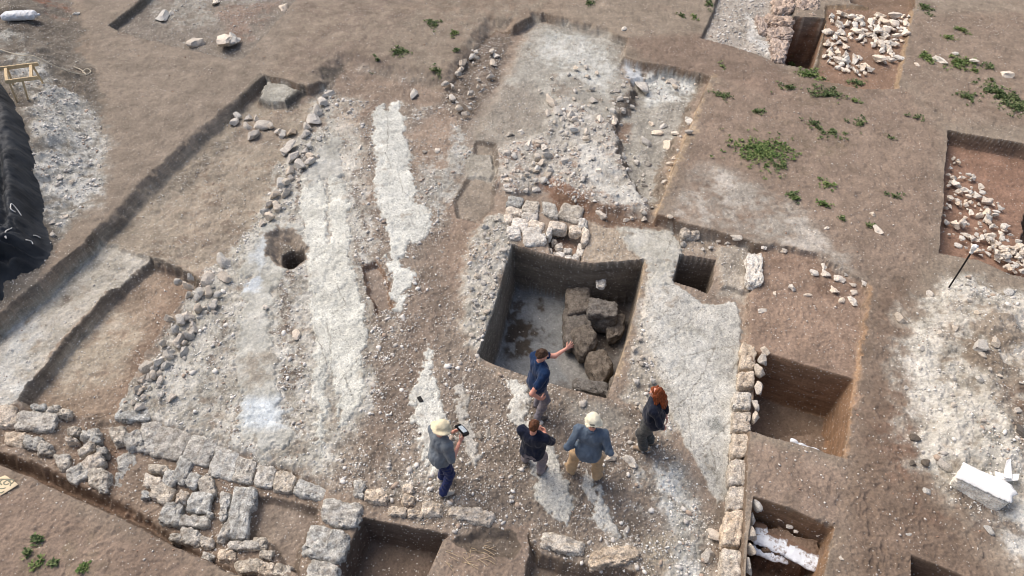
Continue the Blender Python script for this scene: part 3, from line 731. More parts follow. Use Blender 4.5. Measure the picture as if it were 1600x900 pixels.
paint([(1050, 850), (1090, 850), (1090, 910), (1050, 910)], lin((188, 188, 186)), .12, a=.6, z=-.3, rub=.9, br=(-.5, .2))
paint([(1118, 790), (1140, 788), (1134, 900), (1110, 860)], lin((126, 112, 101)), .06, a=.7, z=-.3)

# steep cut faces carry no trampling
_sx = np.abs(np.gradient(GZ.reshape(NV, NU), axis=1) / np.gradient(GX.reshape(NV, NU), axis=1))
_sy = np.abs(np.gradient(GZ.reshape(NV, NU), axis=0) / np.gradient(GY.reshape(NV, NU), axis=0))
WALL = sstep(.5, 1.6, np.hypot(_sx, _sy)).ravel()
FLATN = 1 - WALL
RUB = np.where(WALL > .5, np.maximum(RUB, .35), RUB)
# boot prints on the paths
_r = np.random.default_rng(21)
for _ in range(420):
    _z = [(130, 30, 430, 330), (0, 740, 330, 900), (430, 0, 830, 120), (1110, 110, 1480, 430), (1330, 420, 1420, 900), (1320, 700, 1520, 900), (1170, 690, 1320, 780), (1170, 400, 1340, 540), (1000, 60, 1240, 130), (690, 580, 1060, 800)][int(_r.integers(0, 10))]
    _u, _v = _r.uniform(_z[0], _z[2]), _r.uniform(_z[1], _z[3])
    _j, _i = int((_v - V0) / DV), int((_u - U0) / DU)
    _j0, _j1, _i0, _i1 = max(_j - 22, 0), min(_j + 23, NV), max(_i - 22, 0), min(_i + 23, NU)
    _k = (np.arange(_j0, _j1)[:, None] * NU + np.arange(_i0, _i1)[None, :]).ravel()
    if GZ[_k].max() - GZ[_k].min() > .16: continue
    _a = _r.uniform(0, 6.28); _cx, _cy = at(_u, _v)
    for _s in (0, 1):
        _dx = GX[_k] - _cx - _s * .35 * math.cos(_a) + _s * .12 * math.sin(_a); _dy = GY[_k] - _cy - _s * .35 * math.sin(_a) - _s * .12 * math.cos(_a)
        _p = _dx * math.cos(_a) + _dy * math.sin(_a); _q = -_dx * math.sin(_a) + _dy * math.cos(_a)
        _d = np.sqrt((_p / .15) ** 2 + (_q / (.055 - .012 * np.cos(_p * 18))) ** 2)
        GZ[_k] += -.010 * (1 - sstep(.7, 1.1, _d)) + .004 * (sstep(.85, 1.1, _d) * (1 - sstep(1.1, 1.6, _d)))

# footprints and trampling on the bare soil, rubble roughness everywhere else
rf = np.clip(RUB, 0, 1) * (1 - .8 * np.clip(MOS, 0, 1))
GZ += FLATN * ((0.010 + 0.012 * rf) * fbm2(GX, GY, .10, 4, 61, .7) + (.003 + .014 * rf) * fbm2(GX, GY, .035, 2, 62))
GZ += FLATN * .004 * fbm2(GX, GY, .05, 2, 66)
t_ = fbm2(GX, GY, .22, 2, 63)
GZ -= FLATN * .018 * sstep(.45, .8, t_) * (1 - rf)
lum = 1 + .20 * fbm2(GX, GY, .5, 6, 64, .7) + .20 * rf * fbm2(GX, GY, .12, 3, 65) + .07 * fbm2(GX, GY, .045, 2, 67)
COL = COL * (1 + (lum - 1) * (.25 + .75 * FLATN))[:, None]
grey = (COL @ np.array([.3, .5, .2]))[:, None]
COL = (grey + .88 * (COL - grey)) * np.array([.99, 1.022, .985])
lift = sstep(.30, .46, grey)                      # plaster, ash and mosaic are whiter than trodden soil
COL *= (1.02 + .10 * lift) * (1 + lift * np.array([-.012, -.004, .035]))
COL *= (1 - .15 * (1 - lift) * sstep(-.12, -.04, GZ)[:, None])     # the trodden paths are a darker brown
COL[MOS > .5] *= 1.04
COL = np.clip(COL, .01, .85)
RUB = np.clip(RUB, 0, 1)


def hz(x, y):
    """height of the ground at a world point"""
    x = np.atleast_1d(np.asarray(x, float)); y = np.atleast_1d(np.asarray(y, float))
    pu, pv = topx(x, y, 0.0)
    i = np.clip(np.rint((pu - U0) / DU).astype(int), 0, NU - 1); j = np.clip(np.rint((pv - V0) / DV).astype(int), 0, NV - 1)
    return GZ[j * NU + i]


def hz1(x, y): return float(hz(x, y)[0])


def on_ground(px, py, z0=L):
    """world point of the ground seen at a pixel"""
    z = z0
    for _ in range(12):
        x, y = at(px, py, z); z = .5 * z + .5 * hz1(float(x), float(y))
    return float(x), float(y), z


def build_ground():
    ii = np.arange(NU - 1)[None, :] + NU * np.arange(NV - 1)[:, None]
    # rows run towards the camera, so this order faces up
    F = np.stack([ii, ii + NU, ii + NU + 1, ii + 1], -1).reshape(-1, 4)
    fr = REG[F].max(1)
    co = np.stack([GX, GY, GZ], 1)
    for r, (name, label, cat) in REGIONS.items():
        f = F[fr == r]
        if not len(f): continue
        used, inv = np.unique(f, return_inverse=True)
        f2 = inv.reshape(-1, 4).astype(np.int32)
        v = co[used]; c = COL[used]; ru = RUB[used]; mo = MOS[used]; wa = WALL[used]
        if r == 0:   # carry the bare soil on to the horizon
            edge = np.concatenate([np.arange(NU), NU - 1 + NU * np.arange(1, NV), (NV - 1) * NU + np.arange(NU - 2, -1, -1), NU * np.arange(NV - 2, 0, -1)])
            pos = {int(a): k for k, a in enumerate(used)}
            ring = [pos[int(e)] for e in edge if int(e) in pos]
            cx, cy = 0.0, 13.0
            n0 = len(v); prev = ring; nv = [v]; ncol = [c]; nr = [ru]; nm = [mo]; nf = [f2]; base = n0
            pv = v[ring]
            for kf in (1.25, 2.0, 6.0, 40.0):
                q = pv.copy(); q[:, 0] = cx + (pv[:, 0] - cx) * kf; q[:, 1] = cy + (pv[:, 1] - cy) * kf; q[:, 2] = .04 * fbm2(q[:, 0], q[:, 1], 3, 3, 5)
                ids = np.arange(base, base + len(ring)); base += len(ring)
                a = np.array(prev); b_ = ids
                nf.append(np.stack([a, np.roll(a, -1), np.roll(b_, -1), b_], 1)[:, ::-1].astype(np.int32)[:, ::-1])
                nv.append(q); ncol.append(np.tile(SOIL, (len(ring), 1))); nr.append(np.full(len(ring), .15)); nm.append(np.zeros(len(ring)))
                prev = ids
            v = np.concatenate(nv); c = np.concatenate(ncol); ru = np.concatenate(nr); mo = np.concatenate(nm); f2 = np.concatenate(nf); wa = np.concatenate([wa, np.zeros(len(c) - len(wa))])
        o = mesh_obj(name, v, f2, M_EARTH)
        me = o.data
        at_ = me.attributes.new("Col", 'FLOAT_COLOR', 'POINT')
        at_.data.foreach_set("color", np.concatenate([c, np.ones((len(c), 1))], 1).astype(np.float32).ravel())
        for nm_, arr in (("rub", ru), ("mos", mo), ("wall", wa)):
            a_ = me.attributes.new(nm_, 'FLOAT', 'POINT'); a_.data.foreach_set("value", np.asarray(arr, np.float32))
        tag(o, label, cat or name.replace("_", " "), None, "structure")


build_ground()
# ------------------------------------------------------------------ stones
RNG = np.random.default_rng(11)
M_LIME = stone_material("grey_limestone", (202, 199, 192), (146, 142, 135), (116, 104, 94), .5, None, .6)
M_WARM = stone_material("warm_limestone", (222, 213, 200), (172, 162, 149), (128, 110, 96), .55, (188, 166, 144), .5)
M_CHALK = stone_material("white_chalk_stone", (246, 240, 230), (214, 206, 194), (150, 122, 102), .35, (206, 182, 156), .7, bump=.7)
M_RUB = stone_material("pale_rubble", (222, 218, 210), (176, 170, 162), (142, 124, 110), .35, (200, 176, 154), .4, bump=.7)
M_PITROCK = stone_material("shade_dark_rock", (124, 119, 113), (90, 85, 80), (84, 72, 64), .4, None, .4, bump=.7)  # pit shade on the fallen blocks put into the grey; brown clods share it
M_MUD = stone_material("mudbrick", (206, 192, 182), (160, 146, 136), (122, 98, 84), .6, (196, 174, 160), .5)


def cube_sphere(n):
    """a cube whose faces carry n x n quads, welded"""
    lin_ = np.linspace(-1, 1, n + 1)
    V = {}; vl = []; F = []

    def vid(p):
        k_ = tuple(np.round(p, 5))
        if k_ not in V:
            V[k_] = len(vl); vl.append(p)
        return V[k_]
    for ax in range(3):
        for sg in (-1, 1):
            for i in range(n):
                for j in range(n):
                    q = []
                    for a, b in ((i, j), (i + 1, j), (i + 1, j + 1), (i, j + 1)):
                        p = np.zeros(3); p[ax] = sg; p[(ax + 1) % 3] = lin_[a]; p[(ax + 2) % 3] = lin_[b]
                        q.append(vid(p))
                    F.append(q if sg > 0 else q[::-1])
    return np.array(vl), np.array(F, np.int32)


CS = {n: cube_sphere(n) for n in (5, 7, 16)}


def superquad(v, k):
    m = (np.abs(v) ** k).sum(1) ** (1 / k)
    return v / m[:, None]


def quad_block(name, quad, z, h, mat, round_=7.0, rough=.02, seed=0, n=16):
    """dressed or half-dressed block whose upper face is traced by four corners (world metres)"""
    v, f = CS[n]
    s = superquad(v, round_)
    s = s / np.abs(s).max(0)
    q = np.asarray(quad, float)
    if np.cross(q[1] - q[0], q[2] - q[1]) < 0: q = q[::-1]
    c = q.mean(0)
    a = (s[:, 0] + 1) / 2; b = (s[:, 1] + 1) / 2
    xy = ((1 - a) * (1 - b))[:, None] * q[0] + (a * (1 - b))[:, None] * q[1] + (a * b)[:, None] * q[2] + ((1 - a) * b)[:, None] * q[3]
    co = np.concatenate([xy - c, (s[:, 2:3] - 1) / 2 * h], 1)
    nrm = s / np.linalg.norm(s, axis=1)[:, None]
    off = np.array([seed * 3.1, seed * 1.7, seed * .9])
    dsp = rough * 1.7 * fbm3(co + off, .20, 3, seed) + rough * 1.1 * fbm3(co + off, .07, 3, seed + 5) - rough * 1.2 * sstep(.25, .7, fbm3(co + off, .05, 2, seed + 9))
    co = co + nrm * dsp[:, None]
    o = mesh_obj(name, co, f, mat)
    o.data.set_sharp_from_angle(angle=math.radians(38))
    o.location = (c[0], c[1], z)
    return o


def rock_mesh(name, mat, seed, n=7, k=3.0, cuts=5, rough=.16):
    """unit rubble stone with flat broken faces"""
    v, f = CS[n]
    r = np.random.default_rng(seed)
    s = superquad(v, k)
    for _ in range(cuts):
        d = r.normal(size=3); d /= np.linalg.norm(d)
        h = r.uniform(.42, .82)
        t = s @ d
        s = s - np.where(t > h, t - h, 0)[:, None] * d
    nrm = s / np.linalg.norm(s, axis=1)[:, None]
    s = s + nrm * (rough * fbm3(s + seed * 2.3, .9, 3, seed) + rough * .35 * fbm3(s + seed, .3, 2, seed + 3))[:, None]
    s = s / np.abs(s).max(0)
    me = bpy.data.meshes.new(name)
    me.from_pydata([tuple(map(float, p)) for p in s], [], [tuple(map(int, q)) for q in f])
    me.polygons.foreach_set("use_smooth", np.ones(len(me.polygons), bool))
    me.set_sharp_from_angle(angle=math.radians(32))
    me.materials.append(mat)
    return me


ROCKS = {}
for key, mat, k_, cuts, rg in (("lime", M_LIME, 3.4, 9, .17), ("warm", M_WARM, 3.4, 9, .17), ("chalk", M_CHALK, 2.8, 10, .32), ("rub", M_RUB, 3.0, 9, .18), ("pit", M_PITROCK, 4.0, 5, .10)):
    ROCKS[key] = [rock_mesh("stone", mat, 40 + i * 7 + len(key), k=k_, cuts=cuts, rough=rg) for i in range(9)]
nrock = [0]


def rock(px, py, w, h, key="rub", rot=0.0, zg=None, hgt=None, name="loose_stone", sink=.3):
    """a stone seen at a pixel with its width and depth in pixels"""
    if zg is None: x, y, zz = on_ground(px, py)
    else: (x, y), zz = (float(t) for t in at(px, py, zg)), zg
    s = scale_at(px, py, zz)
    el = math.atan2(CAM_H - zz, math.hypot(x, y))
    a = w / s / 2; b = h / s / math.sin(el) / 2 * .92
    c = hgt if hgt is not None else .62 * min(a, b)
    nrock[0] += 1
    o = bpy.data.objects.new(name, ROCKS[key][nrock[0] % 9])
    scene.collection.objects.link(o)
    o.location = (x, y, zz + c * (1 - 2 * sink) + .0)
    o.scale = (a, b, c)
    o.rotation_euler = (RNG.uniform(-.15, .15), RNG.uniform(-.15, .15), -math.radians(rot) + RNG.choice([0, math.pi]))
    return o


def rquad(cx, cy, w, h, rot):
    r = math.radians(rot); c, s = math.cos(r), math.sin(r)
    return [(cx + x * c - y * s, cy + x * s + y * c) for x, y in ((-w / 2, -h / 2), (w / 2, -h / 2), (w / 2, h / 2), (-w / 2, h / 2))]


nblk = [0]


def block(spec, z, hgt, mat, name="stone_block", rough=.022, round_=6.0, label=None, cat="stone block", group=None):
    """spec: four pixel corners, or cx, cy, w, h[, rot] of the upper face"""
    nblk[0] += 1
    q = spec if len(spec) == 4 and isinstance(spec[0], tuple) else rquad(*(tuple(spec) + (0,))[:5])
    qc = np.mean(np.array(q, float), 0); q = [tuple(qc + (np.array(t) - qc) * (1.13 if hgt < .31 and mat is M_LIME else 1.07)) for t in q]
    pts = P(q, z)
    o = quad_block(name, pts, z, hgt, mat, round_, rough, nblk[0])
    if label: tag(o, label, cat, group)
    return o


ORD = ["first", "second", "third", "fourth", "fifth", "sixth", "seventh", "eighth", "ninth", "tenth", "eleventh", "twelfth", "thirteenth", "fourteenth", "fifteenth", "sixteenth", "seventeenth", "eighteenth", "nineteenth", "twentieth",
       "twenty-first", "twenty-second", "twenty-third", "twenty-fourth", "twenty-fifth", "twenty-sixth", "twenty-seventh", "twenty-eighth", "twenty-ninth", "thirtieth"]

# -- ashlar wall along the right edge of the hall, from the far end down
ASH_R = [[(1158, 531), (1176, 535), (1187, 548), (1180, 573), (1156, 573)][:4], (1166, 590, 24, 24), [(1148, 611), (1174, 613), (1172, 637), (1147, 635)], [(1147, 641), (1173, 643), (1172, 673), (1145, 671)],
         [(1146, 675), (1171, 677), (1167, 712), (1143, 711)], [(1142, 716), (1169, 716), (1166, 755), (1139, 755)], [(1139, 758), (1167, 758), (1165, 794), (1137, 792)],
         [(1133, 797), (1162, 801), (1159, 850), (1129, 847)], [(1130, 857), (1159, 860), (1156, 905), (1125, 903)], [(1124, 908), (1156, 910), (1152, 960), (1120, 958)]]
ASH_R[0] = [(1159, 531), (1182, 540), (1180, 573), (1157, 572)]
for i, q in enumerate(ASH_R):
    block(q, -.06 if i > 1 else -.12, .34, M_WARM, "ashlar_block", .02, 7,
          f"{ORD[i]} pale ashlar block from the far end of the wall edging the broad mosaic", "stone block", "ashlar blocks of the right-hand wall")
for i, (a, b, w, h) in enumerate([(1193, 553, 13, 14), (1191, 566, 13, 14), (1186, 583, 15, 20), (1185, 606, 17, 24), (1180, 636, 12, 22), (1179, 655, 12, 18), (1180, 793, 14, 22), (1174, 812, 16, 20), (1171, 838, 17, 24), (1170, 862, 15, 20), (1166, 888, 14, 26)]):
    o = rock(a, b, w, h, "rub", zg=-.2, hgt=.13, name="wall_stone")
    tag(o, f"{ORD[i]} rough grey rubble stone from the far end behind the right-hand ashlar wall", "stone", "rubble facing of the right-hand wall")

# -- short ashlar wall along the lower edge
LOWB = [([(508, 776), (569, 786), (556, 826), (498, 815)], .5, "large square pitted block at the corner left of the dark soil trench"),
        ([(485, 816), (550, 832), (530, 880), (468, 862)], .5, "large pitted block just below the corner block beside the dark soil trench"),
        ([(485, 872), (530, 884), (520, 912), (474, 904)], .5, "pitted block cut by the lower edge below the large corner blocks"),
        ([(553, 748), (572, 752), (566, 775), (550, 772)], .3, "small upright pale stone between corner block and short ashlar wall"),
        ([(572, 759), (609, 767), (602, 787), (568, 778)], .36, "squarish pitted block at the left end of the short ashlar wall"),
        ([(574, 791), (602, 796), (598, 808), (576, 806)], .3, "low block under the left end of the short ashlar wall"),
        ([(607, 789), (636, 791), (633, 806), (604, 803)], .3, "block second from the left in the short ashlar wall"),
        ([(604, 807), (632, 808), (628, 820), (606, 818)], .3, "block in the lower course below the second block of the short ashlar wall"),
        ([(637, 794), (660, 796), (658, 809), (636, 806)], .3, "small shadowed block in the middle of the short ashlar wall"),
        ([(633, 810), (670, 813), (667, 829), (630, 826)], .3, "long rounded block in the lower course of the short ashlar wall"),
        ([(659, 778), (689, 784), (690, 805), (660, 800)], .38, "rough pale lump of a block near the right end of the short ashlar wall"),
        ([(670, 813), (705, 822), (702, 838), (676, 832)], .3, "low block at the right end of the lower course of the short ashlar wall"),
        ([(703, 787), (772, 800), (764, 820), (700, 804)], .3, "long pale block lying right of the short ashlar wall"),
        ([(850, 829), (913, 845), (908, 866), (845, 852)], .32, "long warm-toned block below the mosaic strip of the man in the beige cap"),
        ([(924, 861), (990, 850), (998, 873), (926, 886)], .32, "long block tilted upward, below the short mosaic strip"),
        ([(630, 754), (645, 755), (644, 770), (631, 770)], .2, "small pale plastered stone above the short ashlar wall"),
        ([(632, 772), (648, 774), (646, 787), (630, 786)], .2, "small plastered stone directly above the middle of the short ashlar wall")]
for i, (q, h, lab) in enumerate(LOWB):
    low = "lower course" in lab or "under the left" in lab
    block(q, -.38 if low else -.2, h, M_WARM if i > 3 else M_LIME, "ashlar_block", .026, 5.5, lab, "stone block", "blocks of the lower ashlar walls")
# -- row of paving-like blocks below the grey plaster strip
ROWP = [[(222, 660), (251, 660), (240, 703), (209, 699)], [(250, 664), (298, 678), (277, 716), (233, 707)], [(300, 680), (340, 686), (324, 726), (284, 718)], [(338, 694), (373, 704), (361, 748), (324, 736)],
        [(373, 714), (400, 721), (392, 753), (362, 748)], [(403, 724), (428, 731), (424, 760), (395, 755)], [(430, 733), (462, 741), (455, 768), (426, 764)], [(466, 746), (511, 766), (500, 782), (458, 769)]]
for i, q in enumerate(ROWP):
    block(q, -.34, .28, M_LIME, "stone_block", .018, 7, f"{ORD[i]} flat grey block from the left in the row below the grey plaster strip", "stone block", "row of flat blocks below the plaster")
# -- lower-left wall of rough blocks
LL = [((8, 648, 34, 30), "pale block at the far left end of the lower-left wall"), ([(30, 641), (88, 645), (78, 672), (22, 667)], "broad pale block second from the left end of the lower-left wall"),
      ((58, 634, 22, 10), "small stone on top of the broad pale block in the lower-left wall"), ((81, 638, 18, 9), "small middle stone of three above the broad pale block"), ((99, 643, 20, 10), "right one of three small stones above the broad pale block"),
      ([(8, 672), (43, 677), (31, 699), (5, 691)], "low block below the pale block at the left end"), ((51, 690, 28, 18, 8), "low rough block beside the left end block"), ((69, 698, 20, 18, 10), "squarish rough block at the lower edge of the left wall end"),
      ((114, 672, 20, 12), "small stone set in soil left of the big white block"), ((140, 675, 26, 14, -10), "mid-sized stone set in soil left of the big white block"), ((110, 685, 20, 8), "thin flat stone below the small stones of the wall"), ((145, 686, 20, 9, -10), "thin stone leaning below the mid-sized stone"),
      ([(80, 708), (107, 709), (108, 722), (95, 735), (73, 732)][:4], "lone rough block above the near soil edge"), ((133, 699, 28, 12, -30), "bright elongated stone pointing up to the right"), ((158, 702, 15, 11, 10), "small bright square stone beside the elongated one"),
      ((120, 738, 32, 24, -35), "rough block lowest of the leaning left cluster"), ((144, 720, 34, 20, -30), "rough block above the lowest of the leaning cluster"), ((152, 744, 28, 30, 20), "rough square block right of the leaning cluster"), ((159, 763, 14, 10), "small stone under the rough square block"),
      ((198, 722, 28, 30, -20), "tall ragged stone standing in the middle of the lower-left wall"), ((186, 750, 14, 22), "narrow ragged stone below the tall ragged one"), ((196, 770, 20, 14), "small ragged stone by the robber trench"),
      ([(192, 620), (225, 615), (232, 655), (178, 652)], "big white lump of a block above the lower-left wall"), ((184, 676, 24, 22, -20), "pale low block below the big white lump"), ((207, 685, 26, 24, -20), "pale square block below the big white lump"),
      ((247, 731, 32, 12, 10), "flat pale stone topping the middle of the lower-left wall"), ((236, 751, 28, 22, 15), "grey block below the flat pale stone"), ((263, 745, 16, 24, 10), "narrow pale stone beside the grey block"), ((252, 768, 32, 28, 30), "pitted block above the oval stone"), ((226, 772, 14, 12), "small white stone left of the pitted block"),
      ((284, 733, 22, 38, 20), "jagged white stone standing in the lower-left wall"), ((299, 748, 20, 22, 20), "grey block right of the jagged white stone"), ((322, 757, 22, 32, -15), "leaning grey block behind the squared block"), ((284, 774, 16, 20, 20), "narrow grey block left of the squared block"),
      ((311, 783, 32, 30, 12), "squared pitted block in the middle of the lower-left wall"), ([(258, 784), (286, 786), (277, 820), (246, 812)], "squared smooth-topped block above the near trench"), ((302, 812, 44, 18, 5), "wide low pitted block beside the squared smooth one"), ((327, 803, 12, 11), "small pale stone right of the wide low block"),
      ((238, 803, 26, 14, -15), "oval pale stone lying alone in the near trench"), ((296, 836, 32, 24, 10), "dark-sided block by the near soil edge"), ((322, 846, 20, 18), "rounded stone right of the dark-sided block"), ((272, 838, 18, 12), "small dark stone at the near soil edge"), ((353, 866, 26, 18, 5), "rounded stone near the soil corner"), ((323, 870, 18, 16, 20), "small broken stone at the near soil edge"),
      ([(344, 768), (361, 772), (352, 808), (342, 812)], "thin upright slab beside the long standing block"), ([(365, 760), (398, 762), (382, 838), (350, 832)], "long squared block lying lengthwise between wall and soil square"), ((350, 832, 12, 30, 30), "broken slab below the thin upright slab"),
      ((380, 850, 46, 14, 0), "flat block across the end of the long squared block"), ((388, 883, 40, 20, -5), "grey block at the lower edge below the flat block"), ((413, 886, 26, 22, 10), "rough grey block at the lower edge"), ((441, 889, 24, 20, 10), "pale rough block at the lower edge left of the big corner blocks"), ((414, 866, 20, 14, 10), "small rough block above the lower-edge blocks"), ((404, 846, 18, 16), "small angular block at the soil square corner")]
for i, (q, lab) in enumerate(LL):
    block(q, -.30 if i not in (38, 19, 20, 21) else -.45, .30, M_LIME if RNG.random() < .8 else M_WARM, "stone_block", .021, 4.8 if i not in (1, 22, 34, 35, 45) else 7, lab, "stone block", "rough blocks of the lower-left wall")

# -- stepped stones at the head of the big pit
STEP = [([(795, 305), (818, 309), (812, 322), (791, 319)], "flat grey paver at the upper left corner of the pit head"), ([(822, 312), (842, 314), (840, 333), (815, 328)], "grey paver second from left at the pit head"),
        ([(847, 313), (868, 318), (872, 339), (851, 333)], "tall grey paver in the middle of the pit head"), ([(881, 317), (912, 324), (902, 347), (873, 336)], "large flat grey paver at the right of the pit head"),
        ((804, 328, 26, 12, 8), "long low stone below the left paver"), ((828, 336, 24, 13, 5), "rounded stone below the second paver"), ((813, 348, 26, 17, 8), "smooth rounded white stone above the pit corner"), ((839, 349, 24, 12, 15), "rounded stone over the boulder at the pit head"),
        ((832, 366, 30, 28, -10), "big rounded boulder at the pit's upper left corner"), ((803, 361, 22, 18), "grey lump left of the big boulder at the pit"), ((794, 340, 14, 12), "small stone at the left flank of the pit head"), ((848, 371, 10, 16), "narrow stone beside the big boulder"),
        ((872, 351, 28, 13, 12), "flat stone above the recess at the pit head"), ((900, 356, 20, 13, 5), "bright rounded stone above the recess"), ((910, 347, 14, 16), "grey stone at the recess's upper right"), ([(911, 352), (922, 360), (919, 378), (908, 378)], "upright slab closing the right of the recess"),
        ((873, 398, 18, 11, 2), "white squared stone at the pit's upper brink"), ((859, 392, 9, 12), "small upright stone on the pit brink"), ((848, 389, 13, 12), "small pale stone left of the white squared stone on the brink"), ((888, 402, 11, 9), "small round stone right of the white squared stone"), ((899, 402, 11, 14, 20), "leaning pale stone at the brink's right"),
        ((874, 384, 11, 9, -25), "small loose stone in the recess"), ((887, 391, 14, 8, 5), "flat loose stone in the recess"), ((866, 376, 8, 6), "tiny stone on the recess floor"), ((858, 361, 8, 14, 20), "narrow stone at the left edge of the recess"), ((908, 388, 14, 20, 10), "dark slab at the lower right of the recess")]
for i, (q, lab) in enumerate(STEP):
    deep = i in (16, 17, 18, 19, 20, 21, 22, 23, 25)
    block(q, -.42 if deep else -.20, .26, M_RUB if i > 3 else M_LIME, "step_stone", .016, 4.2 if i > 3 else 7, lab, "stone", "stones at the head of the pit")

# -- stones fallen in the pit
for q, z, h, rd, lab in (([(884, 448), (922, 446), (926, 482), (888, 488)], -1.05, .55, 7, "dark squared block against the far wall of the pit"), ([(922, 462), (966, 470), (964, 494), (918, 488)], -.95, .65, 8, "dark flat-topped block under the far right pit wall"),
                    ([(880, 478), (914, 474), (926, 512), (884, 540)], -1.15, .46, 5, "pale streaked slab leaning in the middle of the pit"), ([(886, 512), (922, 500), (936, 526), (912, 554)], -1.05, .55, 3.6, "big brown boulder beside the pointing hand"),
                    ([(914, 548), (946, 540), (960, 572), (934, 602)], -1.1, .52, 5, "grey angular block at the right of the pit floor"), ([(898, 588), (952, 597), (950, 616), (900, 608)], -.85, .65, 8, "long grey block at the near edge of the pit"),
                    ([(950, 492), (978, 486), (974, 520), (950, 528)], -1.3, .3, 5, "low dark slab along the right side of the pit"), ([(954, 590), (972, 575), (968, 612), (950, 622)], -.7, .4, 3.6, "brown stone in the near right corner of the pit"),
                    ([(930, 428), (948, 430), (946, 448), (932, 446)], -.80, .14, 4, "pale stone bedded in the far wall of the pit")):
    o = block(q, z, h, M_PITROCK if "pale stone" not in lab else M_RUB, "fallen_block", .022, rd, lab, "stone block", "blocks fallen in the big pit")

# -- dense rubble bedded in the far zone and round the pit head
# -- mudbrick stub by the narrow shaft
for q, z, lab in (([(1246, -6), (1283, -4), (1281, 14), (1244, 12)], .05, "mudbrick at the far right end of the stub beside the narrow shaft"), ([(1210, -8), (1243, -6), (1241, 15), (1208, 14)], .05, "mudbrick in the far row, next to the right-end brick"),
                  ([(1243, 16), (1277, 19), (1274, 27), (1241, 24)], -.02, "low mudbrick ledge under the far row of the stub"), ([(1196, 19), (1240, 24), (1239, 38), (1198, 36)], .04, "broad mudbrick in the middle of the stub"),
                  ([(1200, 39), (1240, 40), (1236, 58), (1202, 57)], .02, "mudbrick below the broad one, facing the shaft"), ([(1204, 59), (1234, 60), (1227, 92), (1208, 90)], .0, "nearest crumbling mudbrick of the stub at the shaft edge"), ([(1180, 22), (1196, 24), (1200, 50), (1186, 48)], -.02, "pale broken mudbrick on the left flank of the stub")):
    block(q, z, .5, M_MUD, "mudbrick", .05, 4.5, lab, "mudbrick", "mudbricks of the stub")

# -- single notable stones
SING = [((1180, 418, 24, 48), -.0, M_CHALK, "tall white slab standing between the small shaft and the soil square", 6), ((352, 70, 30, 20), -.1, M_CHALK, "large white split boulder in the top left trench", 3.6), ((364, 66, 22, 16), -.08, M_CHALK, "white half of the split boulder, right side", 3.6), ((308, 68, 26, 13, 20), -.1, M_RUB, "grey boulder left of the split boulder in the top left trench", 3.6),
        ((955, 715, 22, 19), -.2, M_CHALK, "angular white stone right of the man in the beige cap", 3.2), ((986, 724, 18, 26, -25), -.2, M_CHALK, "triangular pale stone below the red-haired woman", 2.6), ((957, 735, 12, 10), -.22, M_RUB, "small pale stone below the angular white stone", 3.2), ((912, 633, 16, 13), -.2, M_RUB, "grey cobble just above the beige cap", 3.5),
        ((748, 681, 13, 17), -.2, M_WARM, "left of two brown cobbles standing together by the photographer", 3.6), ((761, 680, 12, 17), -.2, M_WARM, "right of two brown cobbles standing together by the photographer", 3.6), ((1112, 838, 26, 18, 15), -.2, M_CHALK, "smooth white stone left of the lower ashlar wall", 3.4), ((1105, 868, 24, 26), -.18, M_RUB, "rounded pale lump below the smooth white stone", 3), ((1104, 812, 12, 10), -.22, M_CHALK, "small white stone above the smooth white stone", 3), ((1080, 358, 28, 16), -.1, M_WARM, "flat buff block at the head of the small shaft", 6),
        ((395, 214, 20, 15), -.25, M_RUB, "pale cobble below the cross wall in the left plain", 3.6), ((1318, 716, 2, 2), -.9, M_RUB, "", 3)]
for q, z, m, lab, r in SING:
    if lab and r > 5: block(q, z, .26, m, "loose_stone", .026, r, lab, "stone")
    elif lab: tag(rock(*q[:4], {M_CHALK: "chalk", M_RUB: "rub", M_WARM: "warm"}[m], rot=q[4] if len(q) > 4 else 0, zg=z - .12, hgt=.5 * min(q[2], q[3]) / scale_at(q[0], q[1])), lab, "stone")
# -- long pale slab walls in the left field
XW = [(372, 183, 16, 9), (387, 186, 15, 9), (366, 193, 16, 11), (388, 199, 16, 9), (410, 196, 28, 15), (401, 188, 10, 8), (437, 206, 16, 8), (441, 212, 13, 9), (457, 207, 15, 16), (424, 200, 10, 8)]
for i, q in enumerate(XW):
    o = rock(*q, "rub" if i != 8 else "warm", zg=-.33, hgt=.1, name="wall_stone")
    tag(o, f"{ORD[i]} pale stone along the little cross wall below the corner platform", "stone", "stones of the little cross wall")
LW = [(513, 148, 14, 15), (503, 162, 18, 13), (497, 175, 19, 12), (490, 189, 22, 13), (480, 200, 15, 10), (478, 211, 17, 13), (449, 233, 22, 22), (457, 248, 18, 18), (470, 262, 17, 20), (476, 238, 12, 12), (487, 255, 14, 14), (452, 270, 17, 16), (440, 286, 16, 16), (447, 302, 14, 14), (429, 306, 14, 12), (432, 326, 14, 16), (420, 322, 12, 12), (423, 342, 14, 14), (410, 350, 14, 10), (413, 334, 10, 10)]
for i, q in enumerate(LW):
    o = rock(*q, "rub", rot=RNG.uniform(-40, 40), zg=-.26, hgt=.11, name="wall_stone")
    tag(o, f"{ORD[i]} lichen-grey stone down from the top of the upper left hall wall", "stone", "stones of the upper left hall wall")
